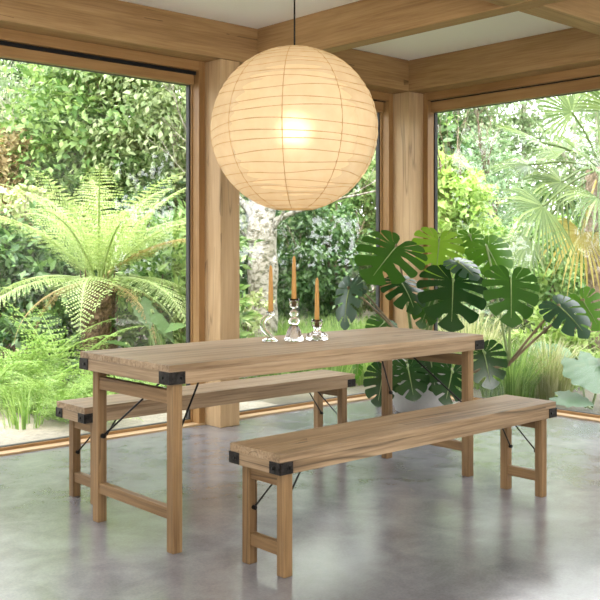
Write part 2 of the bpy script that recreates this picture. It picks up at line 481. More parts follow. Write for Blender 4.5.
def window(n, axis, a0, a1, front, gap, st):
    """fixed light in a timber frame; a0..a1 along the wall, front = plane of the frame's room face"""
    t = empty('window_%d' % n, (0, 0, 0), kind='structure')
    ax = 'X' if axis == 'x' else 'Y'
    def b(name, u0, u1, d0, d1, z0, z1, mat, bev=0.003):
        if axis == 'x': return box(name, u0, u1, front + d0, front + d1, z0, z1, mat, t, bev)
        return box(name, front + d0, front + d1, u0, u1, z0, z1, mat, t, bev)
    jw = 0.05
    top = 2.462
    b('jamb', a0, a0 + jw, 0, 0.075, 0.0, ZB, M['frameZ']); b('jamb', a1 - jw, a1, 0, 0.075, 0.0, ZB, M['frameZ'])
    b('head', a0 + jw, a1 - jw, 0, 0.075, top, ZB, M['frame' + ax])
    b('shadow_gap', a0 + jw, a1 - jw, 0.035, 0.075, top - gap, top, M['gap'], 0)
    i0, i1 = a0 + jw - 0.02, a1 - jw + 0.02
    b('sash_stile', i0, i0 + st, 0.076, 0.135, 0.004, top - gap, M['frameZ'])
    b('sash_stile', i1 - st, i1, 0.076, 0.135, 0.004, top - gap, M['frameZ'])
    b('sash_rail', i0 + st, i1 - st, 0.045, 0.135, 2.372, top - gap - 0.0005, M['frame' + ax])
    b('sash_rail', i0 + st, i1 - st, 0.076, 0.135, 0.004, 0.030, M['frame' + ax])
    b('threshold', a0, a1, -0.012, 0.075, 0.0, 0.012, M['post' + ax], 0.002)
    g = 0.012
    b('gasket', i0 + st, i0 + st + g, 0.09, 0.125, 0.030, 2.375, M['gasket'], 0); b('gasket', i1 - st - g, i1 - st, 0.09, 0.125, 0.030, 2.375, M['gasket'], 0)
    b('gasket', i0 + st + g, i1 - st - g, 0.09, 0.125, 2.370, 2.375, M['gasket'], 0); b('gasket', i0 + st + g, i1 - st - g, 0.09, 0.125, 0.030, 0.034, M['gasket'], 0)
    b('pane', i0 + st, i1 - st, 0.104, 0.110, 0.030, 2.375, M['pane'], 0)
    return t
window(1, 'x', -0.9, 3.8745, FY, 0.024, 0.030)
window(2, 'x', 4.043, WX, FY, 0.006, 0.036)
window(3, 'y', 0.47, WY, FX, 0.006, 0.012)

# ------------------------------------------------------------------ outside ground
def ground():
    n = 90
    xs = np.linspace(-30, 60, n); ys = np.linspace(-30, 60, n)
    X, Y = np.meshgrid(xs, ys)
    d = np.maximum(np.maximum(X - 6.3, Y - 5.6), 0)
    Z = -0.09 + 0.0 * X + np.where(d > 2, 0.05 * np.sin(X * 0.7) * np.cos(Y * 0.6) + 0.012 * (d - 2), 0)
    V = np.stack([X, Y, Z], -1).reshape(-1, 3)
    i = np.arange(n * n).reshape(n, n)
    Fc = np.stack([i[:-1, :-1], i[:-1, 1:], i[1:, 1:], i[1:, :-1]], -1).reshape(-1, 4)
    tag(from_np('ground', V, Fc, M['ground'], smooth=True), kind='structure')
ground()
def path():
    bm = bmesh.new()
    prof = [(0.2, 5.55, 6.9), (1.6, 5.52, 6.95), (2.8, 5.5, 7.0), (3.5, 5.5, 7.1), (4.2, 5.5, 6.6), (5.0, 5.5, 6.0)]
    lo = [bm.verts.new((x, a, -0.05)) for x, a, b in prof]; hi = [bm.verts.new((x, b, -0.05)) for x, a, b in prof]
    lo2 = [bm.verts.new((x, a, -0.12)) for x, a, b in prof]; hi2 = [bm.verts.new((x, b, -0.12)) for x, a, b in prof]
    for i in range(len(prof) - 1):
        bm.faces.new((lo[i], lo[i + 1], hi[i + 1], hi[i])); bm.faces.new((hi[i], hi[i + 1], hi2[i + 1], hi2[i])); bm.faces.new((lo[i], lo2[i], lo2[i + 1], lo[i + 1]))
    tag(from_bm('path', bm, M['path']), kind='structure')
path()

tag(box('path', -14, X_BACK - 0.31, -14, 12, -0.2, -0.03, M['bounce_slab'], bev=0), kind='structure')  # unseen pale slab, added to bounce sunlight up to the ceiling
tag(box('path', X_BACK - 0.30, 9, -14, Y_BACK - 0.31, -0.2, -0.03, M['bounce_slab'], bev=0), kind='structure')  # second added bounce slab, out of view behind the back wall

# ------------------------------------------------------------------ table and benches
def trestle(name, x0, x1, y0, y1, top, bot, lx0, lx1, ly0, ly1, lw, lid, label, cat, rail, stretch, rod, tname, group=None):
    o = ((x0 + x1) / 2, (y0 + y1) / 2, 0)
    t = empty(name, o, label, cat, group)
    def b(n, a, bb, c, d, e, f, mat, bev=0.004, parent=None):
        return box(n, a, bb, c, d, e, f, mat, parent or t, bev, shift=o)
    # board top: long boards lying side by side, one mesh
    bm = bmesh.new()
    nb = 4 if (y1 - y0) > 0.5 else 2
    rnd = random.Random(hash_name(label))
    ed = [y0 + (y1 - y0) * k / nb for k in range(nb + 1)]
    for k in range(1, nb): ed[k] += rnd.uniform(-0.012, 0.012)
    for k in range(nb):
        box_bm(bm, x0, x1, ed[k] + (0.0004 if k else 0), ed[k + 1] - (0.0004 if k < nb - 1 else 0), top - lid, top, 0.0022, 2)
    from_bm(tname, bm, M['tabX'], t, shift=o)
    # apron frame under the top
    aw = 0.032
    zt = top - lid
    b('side_rail', x0 + 0.001, x1 - 0.001, y0 + 0.001, y0 + aw, bot, zt, M['tabX'])
    b('side_rail', x0 + 0.001, x1 - 0.001, y1 - aw, y1 - 0.001, bot, zt, M['tabX'])
    b('end_rail', x0 + 0.001, x0 + aw, y0 + aw, y1 - aw, bot, zt, M['tabY'])
    b('end_rail', x1 - aw, x1 - 0.001, y0 + aw, y1 - aw, bot, zt, M['tabY'])
    # iron straps round the corners
    pz0, pz1 = bot + 0.003, zt - 0.001
    for sx in (0, 1):
        for sy in (0, 1):
            bm = bmesh.new()
            X = x0 if sx == 0 else x1; Y = y0 if sy == 0 else y1
            ux = 1 if sx == 0 else -1; uy = 1 if sy == 0 else -1
            th, ln = 0.0032, (0.075 if (y1 - y0) > 0.5 else 0.062)
            ly_ = ln * 0.95
            xs = sorted((X - ux * th, X + ux * ln)); ys = sorted((Y - uy * th, Y + uy * 0.0005)); box_bm(bm, *xs, *ys, pz0, pz1, 0.0008)
            xs = sorted((X - ux * th, X + ux * 0.0005)); ys = sorted((Y - uy * th, Y + uy * ly_)); box_bm(bm, *xs, *ys, pz0, pz1, 0.0008)
            br = from_bm('corner_bracket', bm, M['plate'], t, shift=o)
            zc = (pz0 + pz1) / 2
            for (px_, py_, nx, ny) in ((X + ux * ln * 0.72, Y - uy * th, 0, -uy), (X - ux * th, Y + uy * ly_ * 0.6, -ux, 0)):
                p = Vector((px_, py_, zc)); q = p + Vector((nx, ny, 0)) * 0.004
                tube('bolt', [p - Vector((nx, ny, 0)) * 0.001, q], 0.007, M['iron'], br, 10, shift=o)
    # folding leg frames
    for sx in (0, 1):
        a, bb = (lx0, lx0 + lw) if sx == 0 else (lx1 - lw, lx1)
        for sy in (0, 1):
            c, d = (ly0, ly0 + lw) if sy == 0 else (ly1 - lw, ly1)
            b('leg', a, bb, c, d, 0.0, bot, M['legZ'], 0.004)
        b('upper_crossbar', a + 0.006, bb - 0.006, ly0 + lw, ly1 - lw, rail[0], rail[1], M['legY'], 0.003)
        b('stretcher', a + 0.006, bb - 0.006, ly0 + lw, ly1 - lw, stretch[0], stretch[1], M['legY'], 0.003)
        z0, A, B = rod
        sg = 1 if sx == 0 else -1
        X = (a + bb) / 2
        for sy in (0, 1):
            Y0 = ly0 + lw + 0.006 if sy == 0 else ly1 - lw - 0.006
            Y1 = Y0 + (B if sy == 0 else -B)
            p = Vector((X, Y0, z0)); q = Vector((X + sg * A, Y1, bot + 0.012))
            bm = bmesh.new()
            r = 0.0045 if (y1 - y0) > 0.5 else 0.0038
            add_tube(bm, [p, q], r, 8)
            add_tube(bm, [p + Vector((0, -0.008, 0)), p + Vector((0, 0.008, 0))], r * 2.3, 10)
            add_tube(bm, [q + Vector((0, 0, -0.014)), q + Vector((0, 0, 0.004))], r * 1.6, 8)
            from_bm('brace_rod', bm, M['iron'], t, smooth=False, shift=o)
    return t

def hash_name(s):
    return sum((i + 1) * ord(c) for i, c in enumerate(s)) % 99991

trestle('dining_table', 2.0757, 4.1017, 3.0528, 3.7588, 0.76, 0.6801, 2.1177, 4.0627, 3.0894, 3.7216, 0.046, 0.027,
        'long weathered timber trestle table with iron corner straps, carrying three candles', 'table', (0.594, 0.650), (0.130, 0.177), (0.385, 0.29, 0.17), 'tabletop')
trestle('bench', 2.2254, 4.0326, 2.5628, 2.8601, 0.4666, 0.388, 2.2664, 3.9903, 2.5877, 2.8358, 0.0425, 0.030,
        'reclaimed timber bench in front of the table, out on the open concrete floor', 'bench', (0.333, 0.386), (0.074, 0.122), (0.219, 0.17, 0.04), 'seat', 'timber benches at the table')
trestle('bench', 2.1906, 4.0039, 3.925, 4.200, 0.4725, 0.395, 2.2500, 3.9488, 3.9354, 4.186, 0.0425, 0.029,
        'reclaimed timber bench behind the table, on the window side', 'bench', (0.340, 0.393), (0.074, 0.122), (0.219, 0.17, 0.04), 'seat', 'timber benches at the table')

# ------------------------------------------------------------------ candles in glass holders
GT = 0.76
def candle(loc, z0, h, r, label):
    o = (loc[0], loc[1], z0)
    t = empty('candle', o, label, 'candle', 'taper candles on the table')
    bm = bmesh.new()
    add_lathe(bm, [(r * 0.92, 0), (r, 0.004), (r * 0.97, h * 0.3), (r * 0.82, h * 0.7), (r * 0.66, h * 0.93), (r * 0.5, h * 0.975), (r * 0.15, h)], 0, 0, 20)
    from_bm('wax', bm, M['wax'], t, smooth=True)
    tube('wick', [(0, 0, h - 0.002), (0.0005, 0, h + 0.008)], 0.0009, M['wick'], t, 6)

h1, h2, h3 = (3.001, 3.533), (3.107, 3.472), (3.228, 3.433)
LFT = -RIGHT
# curved holder: round foot, glass loop, small cup
t = empty('candle_holder', (h1[0], h1[1], GT), 'clear glass candle holder with a curved C-shaped stem', 'candle holder', 'glass candle holders')
bm = bmesh.new()
add_lathe(bm, [(0.0, 0.0005), (0.038, 0.0005), (0.040, 0.004), (0.038, 0.010), (0.022, 0.017), (0.012, 0.022), (0.0, 0.022)], 0, 0, 32)
from_bm('foot', bm, M['glass'], t, smooth=True)
ctr = [(0.010, 0.018), (0.000, 0.030), (-0.018, 0.047), (-0.034, 0.070), (-0.036, 0.095), (-0.024, 0.116), (-0.004, 0.126), (0.006, 0.130)]
pts = curve_pts([tuple(LFT * -u) [:2] + (z,) for u, z in ctr], 6)
n = len(pts)
tube('stem', pts, [0.009 + 0.004 * math.sin(math.pi * i / (n - 1)) for i in range(n)], M['glass'], t, 14)
cup = RIGHT * 0.004
bm = bmesh.new()
add_lathe(bm, [(0.0, 0.128), (0.010, 0.129), (0.016, 0.134), (0.020, 0.141), (0.021, 0.150), (0.018, 0.150), (0.0165, 0.142), (0.0125, 0.140), (0.0, 0.140)], cup.x, cup.y, 28)
from_bm('cup', bm, M['glass'], t, smooth=True)
candle((h1[0] + cup.x, h1[1] + cup.y), GT + 0.1405, 0.238, 0.0125, 'ochre taper candle in the curved-stem holder')
# tall holder: square foot, knotted stem, goblet cup
t = empty('candle_holder', (h2[0], h2[1], GT), 'clear glass candle holder with a knotted stem and goblet cup, the tallest', 'candle holder', 'glass candle holders')
bm = bmesh.new()
add_lathe(bm, [(0.0, 0.0005), (0.050, 0.0005), (0.051, 0.006), (0.044, 0.030), (0.036, 0.052), (0.028, 0.070), (0.020, 0.080), (0.0, 0.080)], 0, 0, 4, YAW)
bmesh.ops.bevel(bm, geom=list(bm.edges), offset=0.003, segments=2, affect='EDGES')
from_bm('foot', bm, M['glass'], t)
bm = bmesh.new()
add_lathe(bm, [(0.0, 0.080), (0.016, 0.081), (0.026, 0.094), (0.028, 0.103), (0.024, 0.113), (0.014, 0.122), (0.020, 0.132), (0.022, 0.140), (0.017, 0.150), (0.009, 0.158), (0.008, 0.164), (0.0, 0.164)], 0, 0, 28)
from_bm('stem', bm, M['glass'], t, smooth=True)
bm = bmesh.new()
add_lathe(bm, [(0.0, 0.164), (0.010, 0.164), (0.019, 0.170), (0.024, 0.181), (0.0255, 0.196), (0.027, 0.212), (0.0245, 0.212), (0.0225, 0.196), (0.019, 0.182), (0.012, 0.174), (0.0, 0.173)], 0, 0, 28)
from_bm('cup', bm, M['glass'], t, smooth=True)
candle(h2, GT + 0.1745, 0.250, 0.0125, 'ochre taper candle in the tall knotted holder, standing highest')
# low holder: square block foot, round cup
t = empty('candle_holder', (h3[0], h3[1], GT), 'clear glass candle holder with a low square block foot', 'candle holder', 'glass candle holders')
bm = bmesh.new()
add_lathe(bm, [(0.0, 0.0005), (0.058, 0.0005), (0.060, 0.006), (0.059, 0.026), (0.050, 0.034), (0.030, 0.044), (0.014, 0.050), (0.0, 0.050)], 0, 0, 4, YAW)
bmesh.ops.bevel(bm, geom=list(bm.edges), offset=0.004, segments=2, affect='EDGES')
from_bm('foot', bm, M['glass'], t)
bm = bmesh.new()
add_lathe(bm, [(0.0, 0.050), (0.011, 0.051), (0.020, 0.060), (0.0275, 0.075), (0.029, 0.090), (0.027, 0.104), (0.0245, 0.104), (0.0262, 0.090), (0.0245, 0.076), (0.016, 0.063), (0.0, 0.061)], 0, 0, 28)
from_bm('cup', bm, M['glass'], t, smooth=True)
candle(h3, GT + 0.0625, 0.252, 0.0125, 'ochre taper candle in the low square-footed holder')

# ------------------------------------------------------------------ paper lantern
def lantern():
    c = Vector((3.069, 3.426, 1.810))
    Rr = 0.408
    t = empty('pendant_lantern', c, 'large round cream paper lantern glowing warm, hung on a black cord over the table', 'pendant lamp')
    rnd = random.Random(4)
    K = 22
    th0, th1 = R(13), R(167)
    rows = []
    for k in range(K + 1):
        base = th0 + (th1 - th0) * k / K + (rnd.uniform(-0.026, 0.026) if 0 < k < K else 0)
        amp = 0.028 if 1 < k < K - 1 else 0.004
        rows.append((base, amp * rnd.uniform(0.4, 1), rnd.uniform(0, 6.28), rnd.choice((2, 3)), amp * 0.5 * rnd.random(), rnd.uniform(0, 6.28), rnd.choice((4, 5))))
    def th(k, ph):
        b, a1, p1, n1, a2, p2, n2 = rows[k]
        return b + a1 * math.sin(n1 * ph + p1) + a2 * math.sin(n2 * ph + p2)
    def pos(tt, ph, r): return Vector((r * math.sin(tt) * math.cos(ph), r * math.sin(tt) * math.sin(ph), r * math.cos(tt) * 0.985))
    N, SUB = 108, 4
    V, Fc = [], []
    for k in range(K):
        for j in range(SUB if k < K - 1 else SUB + 1):
            u = j / SUB
            for i in range(N):
                ph = 2 * math.pi * i / N
                tt = th(k, ph) * (1 - u) + th(k + 1, ph) * u
                seam = abs(((ph * 9 / (2 * math.pi)) + 0.5) % 1 - 0.5)
                V.append(pos(tt, ph, Rr * (1 + 0.007 * math.sin(math.pi * u)) * (1 + 0.004 * min(1, seam * 5))))
    nr = len(V) // N
    for r_ in range(nr - 1):
        for i in range(N):
            a, b = r_ * N + i, r_ * N + (i + 1) % N
            Fc.append((a, b, b + N, a + N))
    from_np('paper_shade', V, Fc, M['paper'], t, smooth=True)
    for k in range(K + 1):
        pts = [pos(th(k, 2 * math.pi * i / 72), 2 * math.pi * i / 72, Rr * 1.002) for i in range(73)]
        V, Fc = tube_np(pts, 0.0024 if 0 < k < K else 0.004, 5, False)
        from_np('rib', V, Fc, M['rib'], t, smooth=True)
    off = math.atan2(-FWD.y, -FWD.x) - R(7.5)
    for s_ in range(9):
        ph = off + s_ * 2 * math.pi / 9
        pts = [pos(th0 + (th1 - th0) * i / 40, ph, Rr * 1.0075) for i in range(41)]
        V, Fc = tube_np(pts, 0.0026, 5, False)
        from_np('seam', V, Fc, M['rib'], t, smooth=True)
    tube('cord', [(0, 0, 0.09), (0, 0, ZC - c.z)], 0.0042, M['cable'], t, 10)
    bm = bmesh.new(); add_lathe(bm, [(0.0, 0.045), (0.022, 0.045), (0.024, 0.10), (0.012, 0.112), (0.0, 0.112)], 0, 0, 20)
    from_bm('lamp_socket', bm, M['cable'], t, smooth=True)
    # wire spreader holding the paper open
    bm = bmesh.new()
    for a in range(3):
        ph = a * 2 * math.pi / 3
        e = pos(th0, ph, Rr)
        add_tube(bm, [(0.012 * math.cos(ph), 0.012 * math.sin(ph), e.z), e], 0.0015, 6)
    from_bm('wire_spreader', bm, M['steel'], t)
    bm = bmesh.new(); add_lathe(bm, [(0.004, -0.062), (0.03, -0.053), (0.046, -0.033), (0.050, -0.01), (0.045, 0.012), (0.03, 0.034), (0.018, 0.045)], 0, 0, 24)
    from_bm('bulb', bm, M['bulb'], t, smooth=True)
lantern()

# ------------------------------------------------------------------ monstera in its pot
def monstera_leaf(base, tip, wf=1.0, up=0.35, bend=0.25, fold=0.15, twist=0.0, seed=0, lobes=7):
    """split, heart-shaped blade; returns verts, faces"""
    base, tip = Vector(base), Vector(tip)
    ax = tip - base; Ln = ax.length; ax.normalize()
    nrm = (-FWD + UP * up + RIGHT * twist)
    nrm = (nrm - ax * nrm.dot(ax)).normalized()
    side = ax.cross(nrm).normalized()
    Ln *= 0.88
    tab = [(0, 1.0), (12, 0.93), (28, 0.83), (45, 0.73), (60, 0.665), (75, 0.62), (90, 0.585), (105, 0.56), (120, 0.53), (135, 0.485), (150, 0.42), (165, 0.32), (180, 0.14)]
    def rad(d):
        for (a0, r0), (a1, r1) in zip(tab[:-1], tab[1:]):
            if d <= a1:
                u = (d - a0) / (a1 - a0); return r0 + (r1 - r0) * u
        return 0.1
    rnd = random.Random(seed)
    V, Fc = [], []
    NV, NU = 12, 6
    def put(x, y):
        # x across, y along (units of blade length)
        z = -bend * max(0, y) ** 2 - fold * abs(x) ** 1.6 - 0.10 * max(0, -y)
        z += 0.05 * abs(x)
        return base + ax * (y * Ln) + side * (x * Ln) + nrm * (z * Ln)
    edges = [0.0] + [19 + 150 * ((k + rnd.uniform(-0.12, 0.12)) / (lobes - 1)) for k in range(lobes - 1)] + [170.0]
    for sgn in (-1, 1):
        for k in range(len(edges) - 1):
            d0, d1 = edges[k], edges[k + 1]
            mid_d = (d0 + d1) / 2
            gap = 0.12 * (0.75 + 0.5 * rnd.random()) if mid_d < 128 else 0.03
            g0 = 0.0 if k == 0 else gap
            g1 = gap
            st = 0.22 + 0.12 * rnd.random()
            i0 = len(V)
            for iv in range(NV):
                v = iv / (NV - 1)
                sm = min(1, max(0, (v - st) / 0.16)); sm = sm * sm * (3 - 2 * sm)
                for iu in range(NU):
                    u = iu / (NU - 1)
                    uu = u + sm * (g0 * (1 - u) - g1 * u)
                    d = d0 + (d1 - d0) * uu
                    m = 0.80 * max(0.0, 1 - d / 84) ** 1.1
                    rr = rad(d)
                    ex, ey = rr * math.sin(R(d)), rr * math.cos(R(d))
                    vv = v * (1 - 0.055 * abs(2 * u - 1) ** 3 * sm * (0 if (k == 0 and u < 0.5) else 1))
                    # lobes curve towards the tip
                    x = ex * vv; y = m + (ey - m) * (vv ** 1.35)
                    p = put(sgn * wxf(x, wf), y)
                    V.append(p)
            for iv in range(NV - 1):
                for iu in range(NU - 1):
                    a = i0 + iv * NU + iu
                    q = (a, a + 1, a + 1 + NU, a + NU)
                    Fc.append(q if sgn > 0 else q[::-1])
    return V, Fc, (base, ax, Ln, put)

def wxf(x, wf): return x * wf

def monstera():
    p0 = Vector((5.40, 4.61, 0.0))
    t = empty('potted_monstera', p0, 'tall potted monstera with split glossy leaves in the window corner', 'plant')
    bm = bmesh.new()
    add_lathe(bm, [(0.0, 0.0), (0.165, 0.0), (0.185, 0.012), (0.215, 0.12), (0.235, 0.25), (0.240, 0.36), (0.236, 0.375), (0.218, 0.375), (0.212, 0.34), (0.0, 0.34)], 0, 0, 48)
    from_bm('pot', bm, M['pot'], t, smooth=True)
    bm = bmesh.new(); add_lathe(bm, [(0.0, 0.341), (0.211, 0.341), (0.19, 0.352), (0.0, 0.356)], 0, 0, 32)
    from_bm('soil', bm, M['soil'], t, smooth=True)
    # base pixel, base depth, tip pixel, tip depth, width, up, bend, fold, twist, kind
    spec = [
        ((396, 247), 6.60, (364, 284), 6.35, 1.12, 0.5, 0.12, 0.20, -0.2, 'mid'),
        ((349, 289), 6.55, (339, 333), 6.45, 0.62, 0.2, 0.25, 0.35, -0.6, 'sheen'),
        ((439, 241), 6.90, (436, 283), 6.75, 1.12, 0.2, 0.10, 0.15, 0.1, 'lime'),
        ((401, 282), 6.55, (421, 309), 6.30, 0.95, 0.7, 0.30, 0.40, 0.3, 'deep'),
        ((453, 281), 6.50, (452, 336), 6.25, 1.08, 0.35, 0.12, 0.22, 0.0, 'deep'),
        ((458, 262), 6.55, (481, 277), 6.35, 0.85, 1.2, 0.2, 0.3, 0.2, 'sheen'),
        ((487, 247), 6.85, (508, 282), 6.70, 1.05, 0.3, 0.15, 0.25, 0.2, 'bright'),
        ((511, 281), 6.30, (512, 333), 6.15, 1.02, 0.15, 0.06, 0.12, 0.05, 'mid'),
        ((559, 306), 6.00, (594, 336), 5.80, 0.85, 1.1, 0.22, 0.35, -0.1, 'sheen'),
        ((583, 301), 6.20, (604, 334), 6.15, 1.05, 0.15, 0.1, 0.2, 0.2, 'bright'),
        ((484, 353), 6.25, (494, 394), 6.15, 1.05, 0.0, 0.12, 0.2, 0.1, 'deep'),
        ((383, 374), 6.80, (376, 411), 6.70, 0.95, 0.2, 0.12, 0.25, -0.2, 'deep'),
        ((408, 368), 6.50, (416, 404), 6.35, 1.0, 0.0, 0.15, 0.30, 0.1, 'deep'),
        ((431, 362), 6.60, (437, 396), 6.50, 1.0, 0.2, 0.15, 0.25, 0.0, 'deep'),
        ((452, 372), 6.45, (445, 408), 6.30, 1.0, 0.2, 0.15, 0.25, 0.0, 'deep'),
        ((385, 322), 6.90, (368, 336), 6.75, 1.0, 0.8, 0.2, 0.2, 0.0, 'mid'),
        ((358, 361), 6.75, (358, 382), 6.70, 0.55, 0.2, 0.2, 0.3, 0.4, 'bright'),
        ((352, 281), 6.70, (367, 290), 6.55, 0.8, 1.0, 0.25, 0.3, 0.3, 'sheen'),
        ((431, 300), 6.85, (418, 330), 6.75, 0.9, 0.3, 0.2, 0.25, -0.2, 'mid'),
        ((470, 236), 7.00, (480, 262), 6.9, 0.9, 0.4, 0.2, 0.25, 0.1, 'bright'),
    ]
    rnd = random.Random(11)
    root = p0 + Vector((0, 0, 0.35))
    joint = at(509, 364, 6.35)
    pts = [p - p0 for p in curve_pts([root + RIGHT * 0.06, root * 0.45 + joint * 0.55 - UP * 0.05, joint], 8)]
    Vt, Ft = tube_np(pts, 0.017, 10, True)
    from_np('main_stem', Vt, Ft, M['stalk'], t, smooth=True)
    for i, (bp, bd, tp, td, wf, up, be, fo, tw, kind) in enumerate(spec):
        b = at(*bp, bd); tip = at(*tp, td)
        V, Fc, (bs, ax, Ln, put) = monstera_leaf(b, tip, wf, up, be, fo, tw, i)
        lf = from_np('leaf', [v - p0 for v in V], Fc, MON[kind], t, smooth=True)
        # pale midrib on the blade
        pts = [put(0, 0.80 * k / 8) - p0 + (-FWD * 0.002) for k in range(9)]
        Vr, Fr = tube_np(pts, [0.005 * (1 - 0.09 * k) for k in range(9)], 6, False)
        from_np('midrib', Vr, Fr, M['stalk_green'], lf, smooth=True)
        s0 = root + Vector((rnd.uniform(-0.09, 0.09), rnd.uniform(-0.09, 0.09), 0))
        if i in (6, 7, 8, 9): s0 = joint
        arch = 0.03 if i in (0, 1, 6, 7, 8, 9, 17) else 0.13
        dv = b - s0
        m1 = s0 + dv * 0.35 + UP * (arch * 0.9 * dv.length); m2 = s0 + dv * 0.75 + UP * (arch * dv.length)
        pts = curve_pts([s0, m1, m2, b - ax * 0.01, b + ax * 0.01], 7)
        pts = [p - p0 for p in pts]
        n = len(pts)
        Vt, Ft = tube_np(pts, [(0.0105 if arch < 0.1 else 0.0125) - 0.006 * k / n for k in range(n)], 8, True)
        from_np('leaf_stalk', Vt, Ft, M['stalk'] if i in (1, 0, 8, 9, 17) else M['stalk_green'], t, smooth=True)
monstera()

# ------------------------------------------------------------------ garden builders
def leaf_verts(P, A, N, ln, wd):
    """rhombic folded leaves: P base, A axis, N normal, (n,3); ln, wd (n,)"""
    Sd = np.cross(A, N)
    tip = P + A * ln[:, None] - N * (ln * 0.12)[:, None]
    mid = P + A * (ln * 0.45)[:, None]
    l = mid + Sd * (wd * 0.5)[:, None] + N * (wd * 0.12)[:, None]
    r = mid - Sd * (wd * 0.5)[:, None] + N * (wd * 0.12)[:, None]
    V = np.stack([P, l, tip, r], 1).reshape(-1, 3)
    i = np.arange(len(P)) * 4
    Fc = np.concatenate([np.stack([i, i + 2, i + 1], 1), np.stack([i, i + 3, i + 2], 1)])
    return V, Fc

def unit(v): return v / np.maximum(np.linalg.norm(v, axis=-1, keepdims=True), 1e-9)

def cloud(blobs, ln, wd, seed, droop=0.35, shell=0.5, outward=0.6):
    """leaves in ellipsoidal masses: (centre, (rx, ry, rz), count)"""
    rng = np.random.default_rng(seed)
    Vs, Fs, k = [], [], 0
    for c, r, n in blobs:
        n = int(n)
        # sprays of leaves gathered on many small twigs
        m = max(6, n // 26)
        cd = unit(rng.normal(size=(m, 3)))
        cr = ((shell ** 2 + (1 - shell ** 2) * rng.random(m)) ** 0.5) * rng.uniform(0.85, 1.12, m)
        pick = rng.integers(0, m, n)
        sz = min(r) * 0.17 * rng.uniform(0.6, 1.4, m)
        jit = rng.normal(size=(n, 3)) * sz[pick][:, None] * np.array([1.0, 1.0, 0.45])
        d = cd[pick]
        P = np.array(c) + d * cr[pick][:, None] * np.array(r) + jit
        d = unit(d + unit(jit) * 0.7)
        A = unit(d * outward + rng.normal(size=(n, 3)) * 0.6 + np.array([0, 0, -droop]))
        N = unit(rng.normal(size=(n, 3)) * 0.55 + d * 0.5 + np.array([0, 0, 0.7]))
        N = unit(N - A * (N * A).sum(1, keepdims=True))
        s = rng.uniform(0.6, 1.25, n)
        V, Fc = leaf_verts(P, A, N, ln * s, wd * s)
        Vs.append(V); Fs.append(Fc + k); k += len(V)
    return np.concatenate(Vs), np.concatenate(Fs)

def branches(bm, p, d, ln, r, depth, rnd, spread=0.6, lift=0.1):
    pts = [p]; q = p.copy(); dd = d.normalized()
    n = 4
    for _ in range(n):
        dd = (dd + Vector((rnd.uniform(-1, 1), rnd.uniform(-1, 1), rnd.uniform(-0.6, 0.8))) * 0.14 + UP * lift * 0.3).normalized()
        q = q + dd * ln / n; pts.append(q.copy())
    add_tube(bm, pts, [r * (1 - 0.5 * i / n) for i in range(n + 1)], 7)
    if depth > 0:
        for _ in range(3):
            k = rnd.randint(2, n)
            nd = (dd + Vector((rnd.uniform(-1, 1), rnd.uniform(-1, 1), rnd.uniform(-0.3, 0.8))) * spread).normalized()
            branches(bm, pts[k], nd, ln * rnd.uniform(0.55, 0.8), r * 0.5, depth - 1, rnd, spread, lift)

def tree(name, px, base_d, label, cat, mat, blobs_px, ln, wd, seed, trunk_r=0.1, bark='bark', lean=(0, 0), crown='crown', trunk_top=None, droop=0.35, depth=2, spread=0.7):
    """blobs_px: (px, py, depth offset, rx, rz, count) in metres"""
    b = at(px, 400, base_d); b.z = -0.12
    t = empty(name, b, label, cat)
    bl = []
    for (x, y, dd, rx, rz, n) in blobs_px:
        c = at(x, y, base_d + dd) - b
        bl.append((tuple(c), (rx, rx, rz), n))
    V, Fc = cloud(bl, ln, wd, seed, droop)
    from_np(crown, V, Fc, L[mat], t)
    top = Vector(np.mean([np.array(q[0]) for q in bl], 0))
    if trunk_top: top.z = trunk_top
    rnd = random.Random(seed)
    bm = bmesh.new()
    add_tube(bm, curve_pts([Vector((0, 0, 0)), top * 0.35 + Vector((rnd.uniform(-.1, .1), rnd.uniform(-.1, .1), 0)), top * 0.7, top], 4), [trunk_r * (1.15 - 0.7 * i / 12) for i in range(13)], 10)
    for c, r, n in bl:
        branches(bm, top * rnd.uniform(0.45, 0.9), Vector(c) - top * 0.5, (Vector(c) - top * 0.6).length * 0.8 + 0.2, trunk_r * 0.35, depth, rnd, spread)
    from_bm('trunk', bm, M[bark], t, smooth=True)
    return t

def shrub(name, label, cat, mat, blobs, ln, wd, seed, droop=0.3, extra=None):
    """low plant: blobs (px, py, depth, rx, rz, count)"""
    x, y, d = blobs[0][:3]
    b = at(x, 400, d); b.z = -0.10
    t = empty(name, b, label, cat)
    bl = [(tuple(at(x, y, d) - b), (rx, rx, rz), n) for (x, y, d, rx, rz, n) in blobs]
    V, Fc = cloud(bl, ln, wd, seed, droop)
    from_np('foliage', V, Fc, L[mat], t)
    rnd = random.Random(seed)
    bm = bmesh.new()
    for c, r, n in bl:
        for _ in range(3):
            e = Vector(c) + Vector((rnd.uniform(-.5, .5) * r[0], rnd.uniform(-.5, .5) * r[1], rnd.uniform(-0.1, .6) * r[2]))
            s = Vector((rnd.uniform(-.08, .08), rnd.uniform(-.08, .08), 0))
            add_tube(bm, curve_pts([s, s * 0.5 + e * 0.5 + Vector((rnd.uniform(-.08, .08), rnd.uniform(-.08, .08), 0)), e], 4), [0.018 - 0.0016 * i for i in range(9)], 6)
    from_bm('stem', bm, M['bark'], t, smooth=True)
    return t

